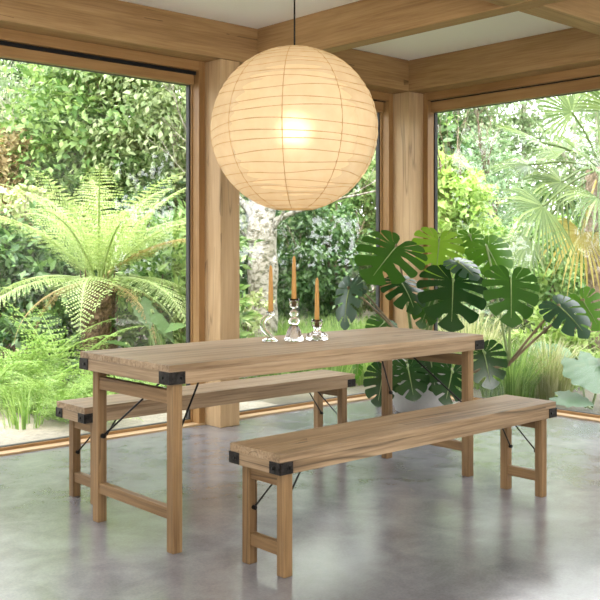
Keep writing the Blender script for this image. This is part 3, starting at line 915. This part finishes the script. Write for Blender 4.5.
def frond_np(az, el, length, bend, npin=34, pl=0.30, nleaf=9, lw=0.016, ll=0.05, seed=0, rise=0.0):
    """fern frond from the origin: arching rachis with two rows of pinnae, each a row of small leaflets"""
    rng = np.random.default_rng(seed)
    n = 24
    P = [np.zeros(3)]; D = []
    hz = np.array([math.cos(az), math.sin(az), 0.0])
    side = np.array([-math.sin(az), math.cos(az), 0.0])
    sw = rng.uniform(-0.25, 0.25)
    for i in range(n):
        u = i / (n - 1)
        e = el - bend * u ** 1.4
        d = unit(hz * math.cos(e) + side * sw * u * 0.5 + np.array([0, 0, math.sin(e)]))
        D.append(d); P.append(P[-1] + d * length / n)
    P = np.array(P); D = np.array(D + [D[-1]])
    Pb, Ab, Nb, Lb, Wb = [], [], [], [], []
    for i in range(npin):
        u = 0.10 + 0.90 * (i / npin)
        f = u * n; k = int(f); q = P[k] + (P[min(k + 1, n)] - P[k]) * (f - k)
        d = D[k]; nr = unit(np.cross(np.cross(d, np.array([0, 0, 1.0])) + 1e-6, d))
        s0 = unit(np.cross(d, nr))
        prof = min(1.0, (u / 0.35) ** 0.7) * max(0.03, (1 - u) ** 0.75) * 1.25
        for sg in (-1, 1):
            a = unit(s0 * sg + d * (0.25 + 0.35 * u) + np.array([0, 0, -0.10]) + rng.normal(size=3) * 0.05)
            lnp = pl * prof * rng.uniform(0.88, 1.08)
            m = max(3, int(nleaf * (0.35 + 0.65 * prof)))
            for j in range(m):
                w = (j + 0.5) / m
                c = q + a * lnp * w + np.array([0, 0, -0.14 * lnp * w * w])
                for s2 in (-1, 1):
                    la = unit(np.cross(a, nr) * s2 + a * 0.45)
                    Pb.append(c); Ab.append(la); Nb.append(nr); Lb.append(ll * (1 - 0.72 * w) * (0.45 + 0.55 * prof)); Wb.append(lnp / m * 0.95)
            Pb.append(q + a * lnp * 0.8); Ab.append(a); Nb.append(nr); Lb.append(lnp * 0.22); Wb.append(lw)
    Nb = np.array(Nb); Ab = np.array(Ab); Nb = unit(Nb - Ab * (Nb * Ab).sum(1, keepdims=True))
    V, Fc = leaf_verts(np.array(Pb), Ab, Nb, np.array(Lb), np.array(Wb))
    r = [0.011 * (1 - 0.9 * i / n) * length / 1.2 + 0.001 for i in range(n + 1)]
    Vt, Ft = tube_np([Vector(p) for p in P], r, 5, False)
    Vt = np.array([list(v) for v in Vt]); Ft = np.array(Ft)
    tri = np.concatenate([Ft[:, [0, 1, 2]], Ft[:, [0, 2, 3]]])
    return np.concatenate([V, Vt]), np.concatenate([Fc, tri + len(V)])

def tree_fern():
    d = 8.5
    b = at(99, 400, d); b.z = -0.12
    cr = at(99, 281, d) - b
    t = empty('tree_fern', b, 'tree fern with spreading pale green fronds on a brown fibrous trunk', 'fern')
    bm = bmesh.new()
    rnd = random.Random(3)
    n = 26
    prev = None
    S_ = 20
    for i in range(n + 1):
        z = cr.z * i / n
        rr = 0.125 + 0.03 * (1 - i / n)
        ring = []
        for k in range(S_):
            a = 2 * math.pi * k / S_
            r_ = rr * (1 + rnd.uniform(-0.13, 0.16))
            ring.append(bm.verts.new((cr.x * i / n + r_ * math.cos(a), cr.y * i / n + r_ * math.sin(a), z + rnd.uniform(-0.012, 0.012))))
        if prev:
            for k in range(S_): bm.faces.new((prev[k], prev[(k + 1) % S_], ring[(k + 1) % S_], ring[k]))
        prev = ring
    bm.faces.new(prev)
    for _ in range(160):                                         # old frond bases and fibres
        a = rnd.uniform(0, 6.28); z = rnd.uniform(0.1, cr.z)
        u = z / cr.z
        p = Vector((cr.x * u + 0.135 * math.cos(a), cr.y * u + 0.135 * math.sin(a), z))
        add_tube(bm, [p, p + Vector((0.03 * math.cos(a), 0.03 * math.sin(a), 0.05)), p + Vector((0.035 * math.cos(a), 0.035 * math.sin(a), rnd.uniform(0.08, 0.14)))], [0.009, 0.007, 0.003], 5)
    from_bm('trunk', bm, M['fern_trunk'], t)
    toc = math.atan2(-FWD.y, -FWD.x)
    sp = []
    for k in range(8): sp.append((toc + k * 2 * math.pi / 8 + 0.2, R(72), 1.40, R(62)))
    for k in range(9): sp.append((toc + k * 2 * math.pi / 9 + 0.45, R(52), 1.50, R(64)))
    for k in range(7): sp.append((toc + k * 2 * math.pi / 7 + 0.05, R(12), 1.25, R(72)))
    for i, (az, el, ln, be) in enumerate(sp):
        V, Fc = frond_np(az, el + R(rnd.uniform(-6, 6)), ln * rnd.uniform(0.9, 1.1), be, 25, 0.34, 12, 0.016, 0.028, i)
        o = np.array([cr.x + 0.06 * math.cos(az), cr.y + 0.06 * math.sin(az), cr.z])
        fr = from_np('frond', V + o, Fc, L['fern'], t)
    V, Fc = frond_np(math.atan2(RIGHT.y, RIGHT.x) - 0.2, R(38), 1.35, R(55), 34, 0.26, 9, 0.014, 0.034, 99)
    o = from_np('frond', V + np.array(cr), Fc, L['fern_brown'], t)
    o['label'] = 'withered brown frond'
    for k in range(5):                                           # dead fronds hanging down beside the trunk
        az = toc + [0.9, 1.5, -1.2, 2.2, -2.0][k]
        V, Fc = frond_np(az, R(-5), 1.0, R(75), 22, 0.14, 6, 0.012, 0.03, 200 + k)
        fo = from_np('frond', V + np.array(cr), Fc, L['fern_brown'] if k != 1 else L['fern'], t)
tree_fern()

def ground_fern(px, d, label, size, n, seed, mat='gfern', z=-0.10, el=58):
    b = at(px, 400, d); b.z = z
    t = empty('fern', b, label, 'fern', 'ferns along the garden path')
    rnd = random.Random(seed)
    for k in range(n):
        V, Fc = frond_np(k * 2.399 + seed, R(el + rnd.uniform(-22, 22)), size * rnd.uniform(0.75, 1.1), R(rnd.uniform(50, 85)), 16, size * 0.30, 7, 0.016, size * 0.026, seed * 50 + k)
        from_np('frond', V, Fc, L[mat], t)
ground_fern(22, 7.9, 'tall bright fern low in the left window, beside the pale path', 1.1, 13, 1)
ground_fern(62, 7.75, 'bright fern in front of the tree fern trunk, behind the far bench end', 1.05, 13, 2)
ground_fern(-14, 7.6, 'fern cut off by the left edge of the photo', 1.0, 11, 3)
ground_fern(58, 7.0, 'small fern at the edge of the path, just beyond the far bench', 0.62, 13, 4)
ground_fern(100, 7.3, 'low fern behind the table leg, close to the glass', 0.60, 12, 5)
ground_fern(140, 7.6, 'low fern behind the near end of the table', 0.62, 10, 6)
ground_fern(172, 8.4, 'fern near the oak post, seen above the tabletop', 0.85, 11, 7)

ground_fern(88, 6.75, 'low fern against the glass, just behind the far bench and table legs', 0.55, 12, 8)
ground_fern(30, 7.25, 'mid-sized fern leaning over the pale path at the left', 0.75, 12, 9)

def twiggy(px, d, label, seed, h=3.2):
    b = at(px, 400, d); b.z = -0.12
    t = empty('bare_tree', b, label, 'tree')
    rnd = random.Random(seed)
    bm = bmesh.new()
    for s_ in (0.28, -0.2):
        p = Vector((0, 0, 0)); q = RIGHT * s_ * 2.0 + Vector((0, 0, h * 0.62))
        pts = curve_pts([p, p * 0.5 + q * 0.5 + RIGHT * -0.2 * s_, q], 5)
        add_tube(bm, pts, [0.045 - 0.0022 * i for i in range(len(pts))], 8)
        branches(bm, pts[-1], RIGHT * s_ + UP * 0.8, 0.9, 0.028, 3, rnd, 0.9)
        branches(bm, pts[-4], RIGHT * (s_ + 0.3) + UP * 0.5, 0.8, 0.022, 3, rnd, 0.9)
    from_bm('trunk', bm, M['pale_bark'], t, smooth=True)
    V, Fc = cloud([(tuple(RIGHT * -0.2 + UP * 3.3), (1.2, 1.2, 1.0), 1500)], 0.07, 0.03, seed)
    from_np('foliage', V, Fc, L['fine'], t)
twiggy(-24, 12.6, 'pale bare-branched tree in the upper corner of the left window', 5)

# trees and shrubs in the left window
tree('broadleaf_tree', 96, 12.5, 'mid green large-leaved tree behind the tree fern', 'tree', 'broad',
     [(95, 130, 0, 1.2, 1.0, 4600), (66, 165, -0.4, 0.7, 0.8, 2300), (105, 95, 0.3, 0.9, 0.8, 2600), (100, 50, 0, 0.9, 0.8, 2400), (122, 165, 0.2, 0.5, 0.7, 1500), (105, 200, 0.3, 0.9, 0.9, 2300)],
     0.125, 0.068, 21, 0.10)
tree('slender_tree', 165, 12.2, 'pale small-leaved tree beside the oak post in the left window', 'tree', 'fine',
     [(160, 90, 0, 1.3, 1.3, 4200), (175, 150, 0, 1.1, 1.2, 3600), (150, 40, 0, 1.5, 1.2, 2600), (185, 205, -0.3, 1.0, 0.9, 2500), (205, 120, 0.5, 1.1, 1.3, 2200)],
     0.10, 0.05, 22, 0.07, 'pale_bark')
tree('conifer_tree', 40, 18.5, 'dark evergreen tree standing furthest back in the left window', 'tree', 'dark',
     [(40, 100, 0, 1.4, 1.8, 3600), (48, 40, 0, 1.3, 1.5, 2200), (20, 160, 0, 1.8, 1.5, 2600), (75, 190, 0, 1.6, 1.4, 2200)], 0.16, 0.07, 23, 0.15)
tree('grey_leaved_tree', -12, 17.0, 'hazy grey-green tree behind the bare branches at the left', 'tree', 'poplar',
     [(-5, 80, 0, 1.5, 1.5, 3600), (15, 110, 0, 1.2, 1.2, 2600), (-40, 120, 0, 1.6, 1.6, 2000), (10, 45, 0, 1.6, 1.1, 2200)], 0.10, 0.045, 24, 0.10, 'pale_bark')
shrub('copper_shrub', 'brownish coppery shrub at the left edge, behind the white flowers', 'shrub', 'copper', [(6, 165, 11.8, 0.42, 0.5, 1900), (-14, 205, 11.8, 0.5, 0.6, 1300)], 0.10, 0.06, 31)
sh = shrub('flowering_shrub', 'pale creamy shrub with white flowers left of the tree fern', 'shrub', 'cream', [(6, 207, 10.5, 0.42, 0.22, 700), (30, 196, 10.6, 0.25, 0.14, 300), (-16, 222, 10.4, 0.4, 0.3, 400)], 0.085, 0.05, 32)
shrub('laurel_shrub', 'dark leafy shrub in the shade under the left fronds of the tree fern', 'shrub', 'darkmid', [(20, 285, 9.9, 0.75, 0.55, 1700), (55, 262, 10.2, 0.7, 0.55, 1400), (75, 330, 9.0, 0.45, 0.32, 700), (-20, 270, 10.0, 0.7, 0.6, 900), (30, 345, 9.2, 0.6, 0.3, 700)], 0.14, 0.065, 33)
shrub('hebe_shrub', 'mid green leafy shrub between the tree fern and the oak post', 'shrub', 'broad', [(165, 285, 9.3, 0.42, 0.5, 1300), (190, 250, 9.8, 0.5, 0.5, 1200), (150, 325, 8.8, 0.40, 0.28, 700), (205, 315, 9.0, 0.45, 0.4, 800)], 0.13, 0.045, 34, -0.1)
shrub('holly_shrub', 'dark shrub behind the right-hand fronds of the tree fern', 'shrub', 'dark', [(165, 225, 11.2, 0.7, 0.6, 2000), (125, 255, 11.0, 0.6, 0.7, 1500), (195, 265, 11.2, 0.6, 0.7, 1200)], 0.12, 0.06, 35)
shrub('silver_shrub', 'low silvery-leaved plant with white blooms under the table edge', 'plant', 'blue', [(82, 372, 8.0, 0.16, 0.14, 260), (68, 382, 7.8, 0.14, 0.10, 200)], 0.07, 0.035, 36, -0.2)

# birch, bushes and lawn in the middle window
def birch():
    d = 11.0
    b = at(261, 400, d); b.z = -0.12
    t = empty('birch_tree', b, 'white-barked birch trunk behind the candles in the middle window', 'tree')
    rnd = random.Random(8)
    bm = bmesh.new()
    k = d / F_PX
    pts = curve_pts([Vector((0, 0, 0)), at(262, 320, d) - b, at(263, 260, d) - b, at(262, 215, d) - b, at(268, 150, d) - b, at(262, 40, d) - b, at(270, -60, d) - b], 6)
    n = len(pts)
    rr = [0.19 - 0.05 * i / n + (0.02 if i < 4 else 0) + 0.01 * math.sin(i * 1.3) for i in range(n)]
    V, Fc = tube_np(pts, rr, 22, True)
    add_tube(bm, pts, rr, 22)
    for (p, q, r2, r_) in (((258, 222), (238, 198), (222, 178), 0.05), ((268, 225), (290, 214), (318, 205), 0.045), ((262, 250), (246, 236), (236, 226), 0.03), ((268, 240), (278, 222), (290, 200), 0.03)):
        c = [at(*p, d) - b, at(*q, d - 0.2) - b, at(*r2, d - 0.3) - b]
        cp = curve_pts(c, 5)
        add_tube(bm, cp, [r_ * (1 - 0.06 * i) for i in range(len(cp))], 8)
        branches(bm, cp[-1], c[2] - c[1], 0.7, r_ * 0.4, 2, rnd)
    from_bm('trunk', bm, M['birch'], t, smooth=True)
    V, Fc = cloud([(tuple(at(262, 60, d) - b), (1.4, 1.4, 0.9), 2500), (tuple(at(330, 150, d + 0.5) - b), (0.9, 0.9, 0.6), 1500)], 0.08, 0.045, 41)
    from_np('crown', V, Fc, L['fine'], t)
birch()
tree('rounded_tree', 335, 14.5, 'dense dark green tree right of the birch trunk', 'tree', 'darkmid',
     [(330, 262, 0, 0.85, 0.75, 3600), (300, 285, -0.2, 0.55, 0.55, 1700), (360, 280, 0, 0.6, 0.6, 1200), (315, 225, 0.2, 0.7, 0.55, 1400), (345, 310, -0.2, 0.6, 0.35, 700), (290, 250, 0.2, 0.5, 0.7, 900)], 0.105, 0.058, 42, 0.09)
tree('maple_tree', 350, 17.0, 'bright light green tree behind the lantern in the middle window', 'tree', 'broad',
     [(352, 205, 0, 1.2, 0.8, 4200), (300, 215, 0.3, 1.0, 0.6, 2500), (370, 150, 0, 1.3, 1.1, 4600), (310, 120, 0, 1.4, 1.4, 3200), (250, 180, 0, 1.2, 1.2, 3600), (395, 240, 0.3, 1.0, 0.9, 1300)], 0.115, 0.062, 43, 0.13)
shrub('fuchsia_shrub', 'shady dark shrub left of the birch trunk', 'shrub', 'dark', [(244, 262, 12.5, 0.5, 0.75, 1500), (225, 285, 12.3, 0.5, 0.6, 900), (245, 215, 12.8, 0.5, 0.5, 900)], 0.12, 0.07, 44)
shrub('spiraea_shrub', 'yellow-green shrub at the foot of the birch', 'shrub', 'cream', [(248, 308, 10.2, 0.24, 0.22, 520), (236, 325, 10.0, 0.25, 0.16, 380)], 0.075, 0.035, 45)

def grass_patch(name, px0, px1, d0, d1, n, h, mat, seed, label=None, cat=None, kind=None, wd=0.008, lean=0.35, clump=None):
    rng = np.random.default_rng(seed)
    if clump:
        c = at(clump[0], 400, clump[1]); c.z = -0.09
        rad = clump[2] * np.sqrt(rng.random(n)); ang = rng.random(n) * 6.283
        P = np.stack([rad * np.cos(ang), rad * np.sin(ang), np.zeros(n)], 1); org = np.array(c)
        ld = np.stack([np.cos(ang), np.sin(ang), np.zeros(n)], 1) * (0.25 + rad / clump[2])[:, None] + rng.normal(size=(n, 3)) * 0.2
    else:
        d = d0 + (d1 - d0) * rng.random(n); px = px0 + (px1 - px0) * rng.random(n)
        r = (px - 300) * d / F_PX
        P = np.stack([d * CA + r * SA, d * SA - r * CA, np.full(n, -0.09)], 1)
        org = P.mean(0); P = P - org
        ld = rng.normal(size=(n, 3))
    ld[:, 2] = 0
    hh = h * rng.uniform(0.55, 1.15, n)
    lean_ = (lean * rng.uniform(0.3, 1.2, n))[:, None]
    W = np.cross(unit(ld + 1e-6), np.array([0, 0, 1.0])) * wd * 0.5
    W = W * rng.uniform(0.7, 1.2, n)[:, None]
    Vs = []
    for u, w in ((0, 1), (0.35, 0.9), (0.7, 0.65), (1.0, 0.08)):
        c = P + ld * lean_ * (u ** 2) * hh[:, None] + np.array([0, 0, 1.0]) * (hh * (u - 0.42 * lean_[:, 0] * u ** 3))[:, None]
        Vs += [c + W * w, c - W * w]
    V = np.stack(Vs, 1).reshape(-1, 3)
    i = np.arange(n)[:, None] * 8
    q = np.array([[0, 1, 3, 2], [2, 3, 5, 4], [4, 5, 7, 6]])
    Fc = (i[:, :, None] + q[None]).reshape(-1, 4)
    o = from_np(name, V, Fc, L[mat], None, tuple(org))
    return tag(o, label, cat, None, kind)
grass_patch('lawn_grass', 200, 420, 9.0, 13.5, 9000, 0.42, 'grass', 51, 'tall bright grass beyond the middle window', 'grass', 'stuff', 0.014)
grass_patch('meadow_grass', 425, 860, 8.6, 12.0, 11000, 0.34, 'grass', 52, 'soft green grass beyond the right window', 'grass', 'stuff', 0.014)
grass_patch('ornamental_grass', 0, 0, 0, 0, 520, 0.62, 'grass', 53, 'green clump of long-bladed grass just outside, behind the near bench end', 'grass', None, 0.012, 0.55, (508, 8.0, 0.22))
grass_patch('ornamental_grass', 0, 0, 0, 0, 420, 0.60, 'straw', 54, 'straw-coloured grass clump between the green grass and the big leaves', 'grass', None, 0.012, 0.7, (548, 8.3, 0.20))
grass_patch('ornamental_grass', 0, 0, 0, 0, 420, 0.85, 'straw', 55, 'pale arching grass clump behind the monstera stalks in the right window', 'grass', None, 0.011, 0.5, (470, 9.2, 0.28))
grass_patch('ornamental_grass', 0, 0, 0, 0, 70, 0.34, 'grass', 56, 'thin grass tuft on the pale path at the left edge', 'grass', None, 0.010, 0.6, (24, 6.7, 0.14))
grass_patch('ornamental_grass', 0, 0, 0, 0, 300, 0.55, 'grass', 57, 'green grass clump beyond the far bench, under the tabletop', 'grass', None, 0.011, 0.5, (330, 9.0, 0.25))

# trees and shrubs in the right window
tree('poplar_tree', 462, 22.0, 'tall airy poplar with sky showing through, nearest the corner post', 'tree', 'poplar',
     [(450, 140, 0, 1.1, 1.5, 3600), (475, 90, 0.4, 1.1, 1.5, 2600), (445, 70, 0, 1.2, 1.3, 2600), (480, 160, 0, 0.9, 1.2, 1900), (435, 190, 0, 1.2, 1.2, 1900), (462, 20, 0, 1.4, 1.4, 1500)], 0.13, 0.07, 61, 0.16, 'pale_bark')
tree('poplar_tree', 517, 23.0, 'second tall airy poplar, left of the palm', 'tree', 'poplar',
     [(517, 110, 0, 0.75, 1.7, 2200), (512, 165, 0, 1.0, 1.2, 2000), (522, 50, 0, 0.8, 1.6, 1300), (560, 150, 0.5, 1.2, 1.3, 1500)], 0.13, 0.07, 62, 0.17, 'pale_bark')
tree('aspen_tree', 590, 22.0, 'hazy tree behind the palm fronds', 'tree', 'poplar',
     [(585, 130, 0, 1.2, 1.5, 2200), (620, 90, 0, 1.4, 1.6, 1600), (555, 190, 0, 1.2, 1.2, 2000), (630, 180, 0, 1.3, 1.3, 1500)], 0.13, 0.07, 63, 0.16, 'pale_bark')
tree('golden_tree', 452, 13.5, 'bright lime leafy small tree next to the corner post', 'tree', 'lime',
     [(446, 205, 0, 0.55, 0.55, 1300), (462, 185, 0.1, 0.40, 0.35, 700), (440, 170, 0.2, 0.35, 0.3, 450), (470, 225, 0, 0.5, 0.45, 900), (430, 240, 0, 0.6, 0.6, 900), (450, 270, -0.1, 0.6, 0.5, 700)], 0.13, 0.065, 64, 0.05)
tree('cypress_tree', 487, 16.0, 'soft grey-green cypress between the lime tree and the palm', 'tree', 'conifer',
     [(487, 205, 0, 0.75, 1.0, 2600), (490, 165, 0, 0.45, 0.7, 1100), (500, 240, 0, 0.8, 0.8, 1800)], 0.10, 0.035, 65, 0.08)
shrub('viburnum_shrub', 'light green bushy shrub beneath the palm fronds', 'shrub', 'broad', [(530, 262, 11.5, 0.55, 0.45, 1500), (555, 290, 11.0, 0.45, 0.4, 1100), (505, 290, 11.8, 0.55, 0.5, 1200), (570, 250, 12.0, 0.5, 0.5, 900)], 0.10, 0.055, 66)
shrub('euphorbia_shrub', 'lime-topped shrub left of the palm trunk', 'shrub', 'lime', [(545, 235, 12.8, 0.5, 0.35, 900), (500, 262, 13.0, 0.55, 0.35, 900), (540, 330, 9.8, 0.32, 0.25, 500), (585, 350, 9.4, 0.25, 0.2, 350)], 0.09, 0.045, 67)
shrub('privet_shrub', 'shady shrub low behind the monstera in the right window', 'shrub', 'darkmid', [(470, 320, 11.5, 0.7, 0.5, 1500), (530, 325, 11.0, 0.5, 0.35, 700), (440, 330, 11.0, 0.6, 0.5, 800), (610, 330, 11.5, 0.7, 0.6, 900), (690, 320, 11.5, 0.8, 0.6, 900), (770, 310, 11.5, 0.8, 0.7, 900)], 0.10, 0.05, 68)

# evergreen hedge closing the far side of the garden
def hedge():
    rng = np.random.default_rng(71)
    bl = []
    for i, px in enumerate(range(-260, 860, 38)):
        d = 20.5 + rng.uniform(-0.8, 0.8)
        if px < 425:
            for y in (150, 215, 280): bl.append((tuple(at(px + rng.uniform(-10, 10), y + rng.uniform(-12, 12), d)), (1.2, 1.2, 1.1), 620))
        else:
            for y in (225, 280): bl.append((tuple(at(px + rng.uniform(-10, 10), y + rng.uniform(-12, 12), d)), (1.2, 1.2, 0.95), 620))
    for i in range(15):                                          # unseen run past the left end, added to keep sky out of pane reflections
        for z in (0.6, 2.2, 3.8): bl.append(((3.0 - i * 1.5 + rng.uniform(-0.3, 0.3), 17 + rng.uniform(-0.6, 0.6), z), (1.2, 1.2, 1.1), 420))
    for i in range(17):                                          # unseen run on the right, added so the left glass reflects foliage, not sky
        for z in (0.6, 2.2, 3.8): bl.append(((13.5 + rng.uniform(-0.6, 0.6), -18 + i * 1.4 + rng.uniform(-0.3, 0.3), z), (1.2, 1.2, 1.1), 420))
    V, Fc = cloud(bl, 0.26, 0.14, 71)
    c = at(300, 400, 20.5); c.z = -0.1
    o = from_np('hedge', V - np.array(c), Fc, L['darkmid'], None, c)
    tag(o, 'tall evergreen hedge running along the far side of the whole garden', 'hedge', None, 'stuff')
hedge()

# ------------------------------------------------------------------ fan palm
def fan(c, out, nrm, rad, spread, nb, droop, seed, bw=0.027):
    """palmate blade: pleated segments joined near the middle, free tips drooping"""
    rng = np.random.default_rng(seed)
    out = np.array(out); nrm = np.array(nrm)
    out = unit(out); nrm = unit(nrm - out * (nrm * out).sum()); sd = np.cross(out, nrm)
    Vs, Fs = [], []
    for i in range(nb):
        a = (-0.5 + (i + 0.5) / nb) * spread
        dv = out * math.cos(a) + sd * math.sin(a)
        tv = -out * math.sin(a) + sd * math.cos(a)
        ln = rad * (0.80 + 0.20 * math.cos(a * 0.8)) * rng.uniform(0.92, 1.06)
        k0 = len(Vs)
        dr = droop * rng.uniform(0.5, 1.6)
        for u in (0.03, 0.25, 0.5, 0.7, 0.86, 1.0):
            jw = 2 * math.tan(spread / nb / 2) * u * ln
            w = min(jw, bw) * (1 if u < 0.72 else max(0.06, (1 - u) / 0.28)) * 0.5
            p = c + dv * ln * u - np.array([0, 0, 1.0]) * dr * ln * max(0, u - 0.35) ** 2
            fold = nrm * w * 0.45
            Vs += [p + tv * w + fold, p - fold * 0.3, p - tv * w + fold]
        for j in range(5):
            for q in (0, 1):
                b_ = k0 + j * 3 + q
                Fs.append((b_, b_ + 1, b_ + 4, b_ + 3))
    return np.array(Vs), np.array(Fs)

def palm():
    d = 9.6
    b = at(602, 400, d); b.z = -0.12
    t = empty('fan_palm', b, 'fan palm with long fingered leaves and a shaggy brown trunk', 'palm tree')
    crown = at(601, 168, d) - b
    rnd = random.Random(12)
    bm = bmesh.new()
    prev = None
    n, S_ = 34, 22
    for i in range(n + 1):
        u = i / n
        rr = 0.155 - 0.03 * abs(u - 0.6)
        ring = []
        for k in range(S_):
            a = 2 * math.pi * k / S_
            r_ = rr * (1 + rnd.uniform(-0.10, 0.14))
            ring.append(bm.verts.new((crown.x * u + r_ * math.cos(a), crown.y * u + r_ * math.sin(a), crown.z * u + rnd.uniform(-.012, .012))))
        if prev:
            for k in range(S_): bm.faces.new((prev[k], prev[(k + 1) % S_], ring[(k + 1) % S_], ring[k]))
        prev = ring
    bm.faces.new(prev)
    for _ in range(240):
        a = rnd.uniform(0, 6.28); u = rnd.uniform(0.15, 0.97)
        p = Vector((crown.x * u + 0.15 * math.cos(a), crown.y * u + 0.15 * math.sin(a), crown.z * u))
        add_tube(bm, [p, p + Vector((0.035 * math.cos(a), 0.035 * math.sin(a), 0.03)), p + Vector((0.05 * math.cos(a), 0.05 * math.sin(a), -rnd.uniform(0.02, 0.1)))], [0.010, 0.007, 0.002], 5)
    from_bm('trunk', bm, M['palm_trunk'], t)
    # blade centre (pixel, depth), reach of the blade, facing, yellowing
    spec = [
        ((543, 206), 8.9, 0.58, 'palm', 0.75), ((588, 160), 9.1, 0.46, 'palm', 0.2), ((572, 112), 9.5, 0.58, 'palm', 0.1), ((540, 142), 9.4, 0.52, 'palm', 0.15),
        ((528, 165), 9.7, 0.46, 'palm', 0.5), ((582, 232), 9.2, 0.50, 'palm_yellow', 0.9), ((530, 240), 9.6, 0.42, 'palm', 0.8), ((562, 182), 9.3, 0.50, 'palm', 0.8),
        ((598, 198), 8.9, 0.52, 'palm', 0.9), ((618, 112), 9.4, 0.55, 'palm', 0.3), ((640, 165), 9.3, 0.6, 'palm', 0.5), ((632, 215), 9.2, 0.55, 'palm', 0.9),
        ((596, 92), 9.9, 0.5, 'palm', 0.2), ((650, 130), 9.9, 0.6, 'palm', 0.4), ((566, 150), 10.1, 0.5, 'palm', 0.4), ((600, 230), 9.9, 0.45, 'palm', 0.9),
    ]
    for i, (pp, dd, rad, mat, droop) in enumerate(spec):
        c = at(*pp, dd) - b
        out = (c - crown); out = out.normalized()
        nrm = (UP * 0.5 - FWD * 0.9 if i in (0, 1, 2, 5, 7, 8, 9, 12) else UP * 1.0 - FWD * 0.35) + RIGHT * rnd.uniform(-0.3, 0.3)
        # the blade starts part-way along its stalk
        st = c
        V, Fc = fan(np.array(st), np.array(out), np.array(nrm), rad, R(235 if i % 3 else 190), 28, droop, 300 + i)
        pts = curve_pts([crown, crown + (st - crown) * 0.5 + UP * 0.05, st], 5)
        Vt, Ft = tube_np(pts, 0.012, 6, False)
        Vt = np.array([list(v) for v in Vt]); Ft = np.array(Ft)
        o = from_np('frond', np.concatenate([V, Vt]), np.concatenate([Fc, Ft + len(V)]), L[mat], t)
        if mat == 'palm_yellow': o['label'] = 'yellowing frond'
palm()

# ------------------------------------------------------------------ big-leaved plants close to the right window
def broad_leaf(base, tip, wf, up, bend, seed, nrm=None):
    base, tip = Vector(base), Vector(tip)
    ax = (tip - base); Ln = ax.length; ax.normalize()
    nr = (-FWD * 0.55 + UP * up); nr = (nr - ax * nr.dot(ax)).normalized(); sd = ax.cross(nr)
    NU, NV = 18, 13
    V, Fc = [], []
    for i in range(NU + 1):
        u = i / NU
        w = wf * 0.5 * math.sin(math.pi * min(1, u * 0.96 + 0.06)) ** 0.65 * (1.15 - 0.5 * u)
        for j in range(NV + 1):
            v = j / NV * 2 - 1
            lob = 1 + 0.10 * math.sin(u * 26 + seed) * abs(v) ** 3
            y = u - 0.12 * (abs(v) ** 2) * (1 - u)
            z = -bend * u * u - 0.22 * wf * (abs(v) * w) ** 1.5 + 0.018 * math.cos(u * 40 - abs(v) * 5) * abs(v) + 0.03 * abs(v) * wf
            V.append(base + ax * (Ln * y) + sd * (Ln * v * w * lob) + nr * (Ln * z))
    for i in range(NU):
        for j in range(NV):
            a = i * (NV + 1) + j
            Fc.append((a, a + 1, a + NV + 2, a + NV + 1))
    return V, Fc

def big_leaf_plant(px, d, leaves, label, name, mat='blue'):
    b = at(px, 400, d); b.z = -0.10
    t = empty(name, b, label, 'plant')
    rnd = random.Random(int(px))
    for i, (bp, tp, dd, td, wf, up) in enumerate(leaves):
        B, T = at(*bp, dd), at(*tp, td)
        V, Fc = broad_leaf(B, T, wf, up, 0.16, i)
        from_np('leaf', [v - b for v in V], Fc, L['darkmid' if name == 'banana_plant' else mat], t, smooth=True)
        e = B - b
        s = Vector((rnd.uniform(-.04, .04), rnd.uniform(-.04, .04), 0))
        pts = curve_pts([s, s * 0.4 + e * 0.5 + Vector((0, 0, 0.04)), e, e + (T - B) * 0.05], 5)
        V2, F2 = tube_np(pts, 0.011, 6, True)
        from_np('leaf_stalk', V2, F2, M['stalk_green'], t, smooth=True)
big_leaf_plant(592, 7.7, [((576, 358), (612, 392), 7.6, 7.3, 1.0, 0.9), ((556, 396), (594, 401), 7.5, 7.3, 0.75, 1.0), ((610, 350), (640, 370), 7.6, 7.4, 1.0, 0.9)],
               'blue-green plant with very broad leaves at the right edge, close to the glass', 'rhubarb_plant')
big_leaf_plant(552, 8.7, [((548, 352), (520, 366), 8.6, 8.4, 0.85, 1.0), ((553, 348), (580, 362), 8.6, 8.5, 0.9, 0.9), ((550, 345), (546, 370), 8.7, 8.3, 0.8, 0.9)],
               'grey-green broad-leaved plant behind the long grass in the right window', 'hosta_plant')
big_leaf_plant(170, 8.0, [((152, 312), (176, 340), 7.9, 7.8, 0.38, 0.9), ((128, 345), (106, 338), 8.0, 7.8, 0.5, 1.0), ((140, 300), (150, 326), 8.2, 8.0, 0.6, 0.7), ((160, 330), (186, 322), 7.9, 7.8, 0.5, 0.8)],
               'plant with long broad green leaves right of the tree fern trunk', 'banana_plant')
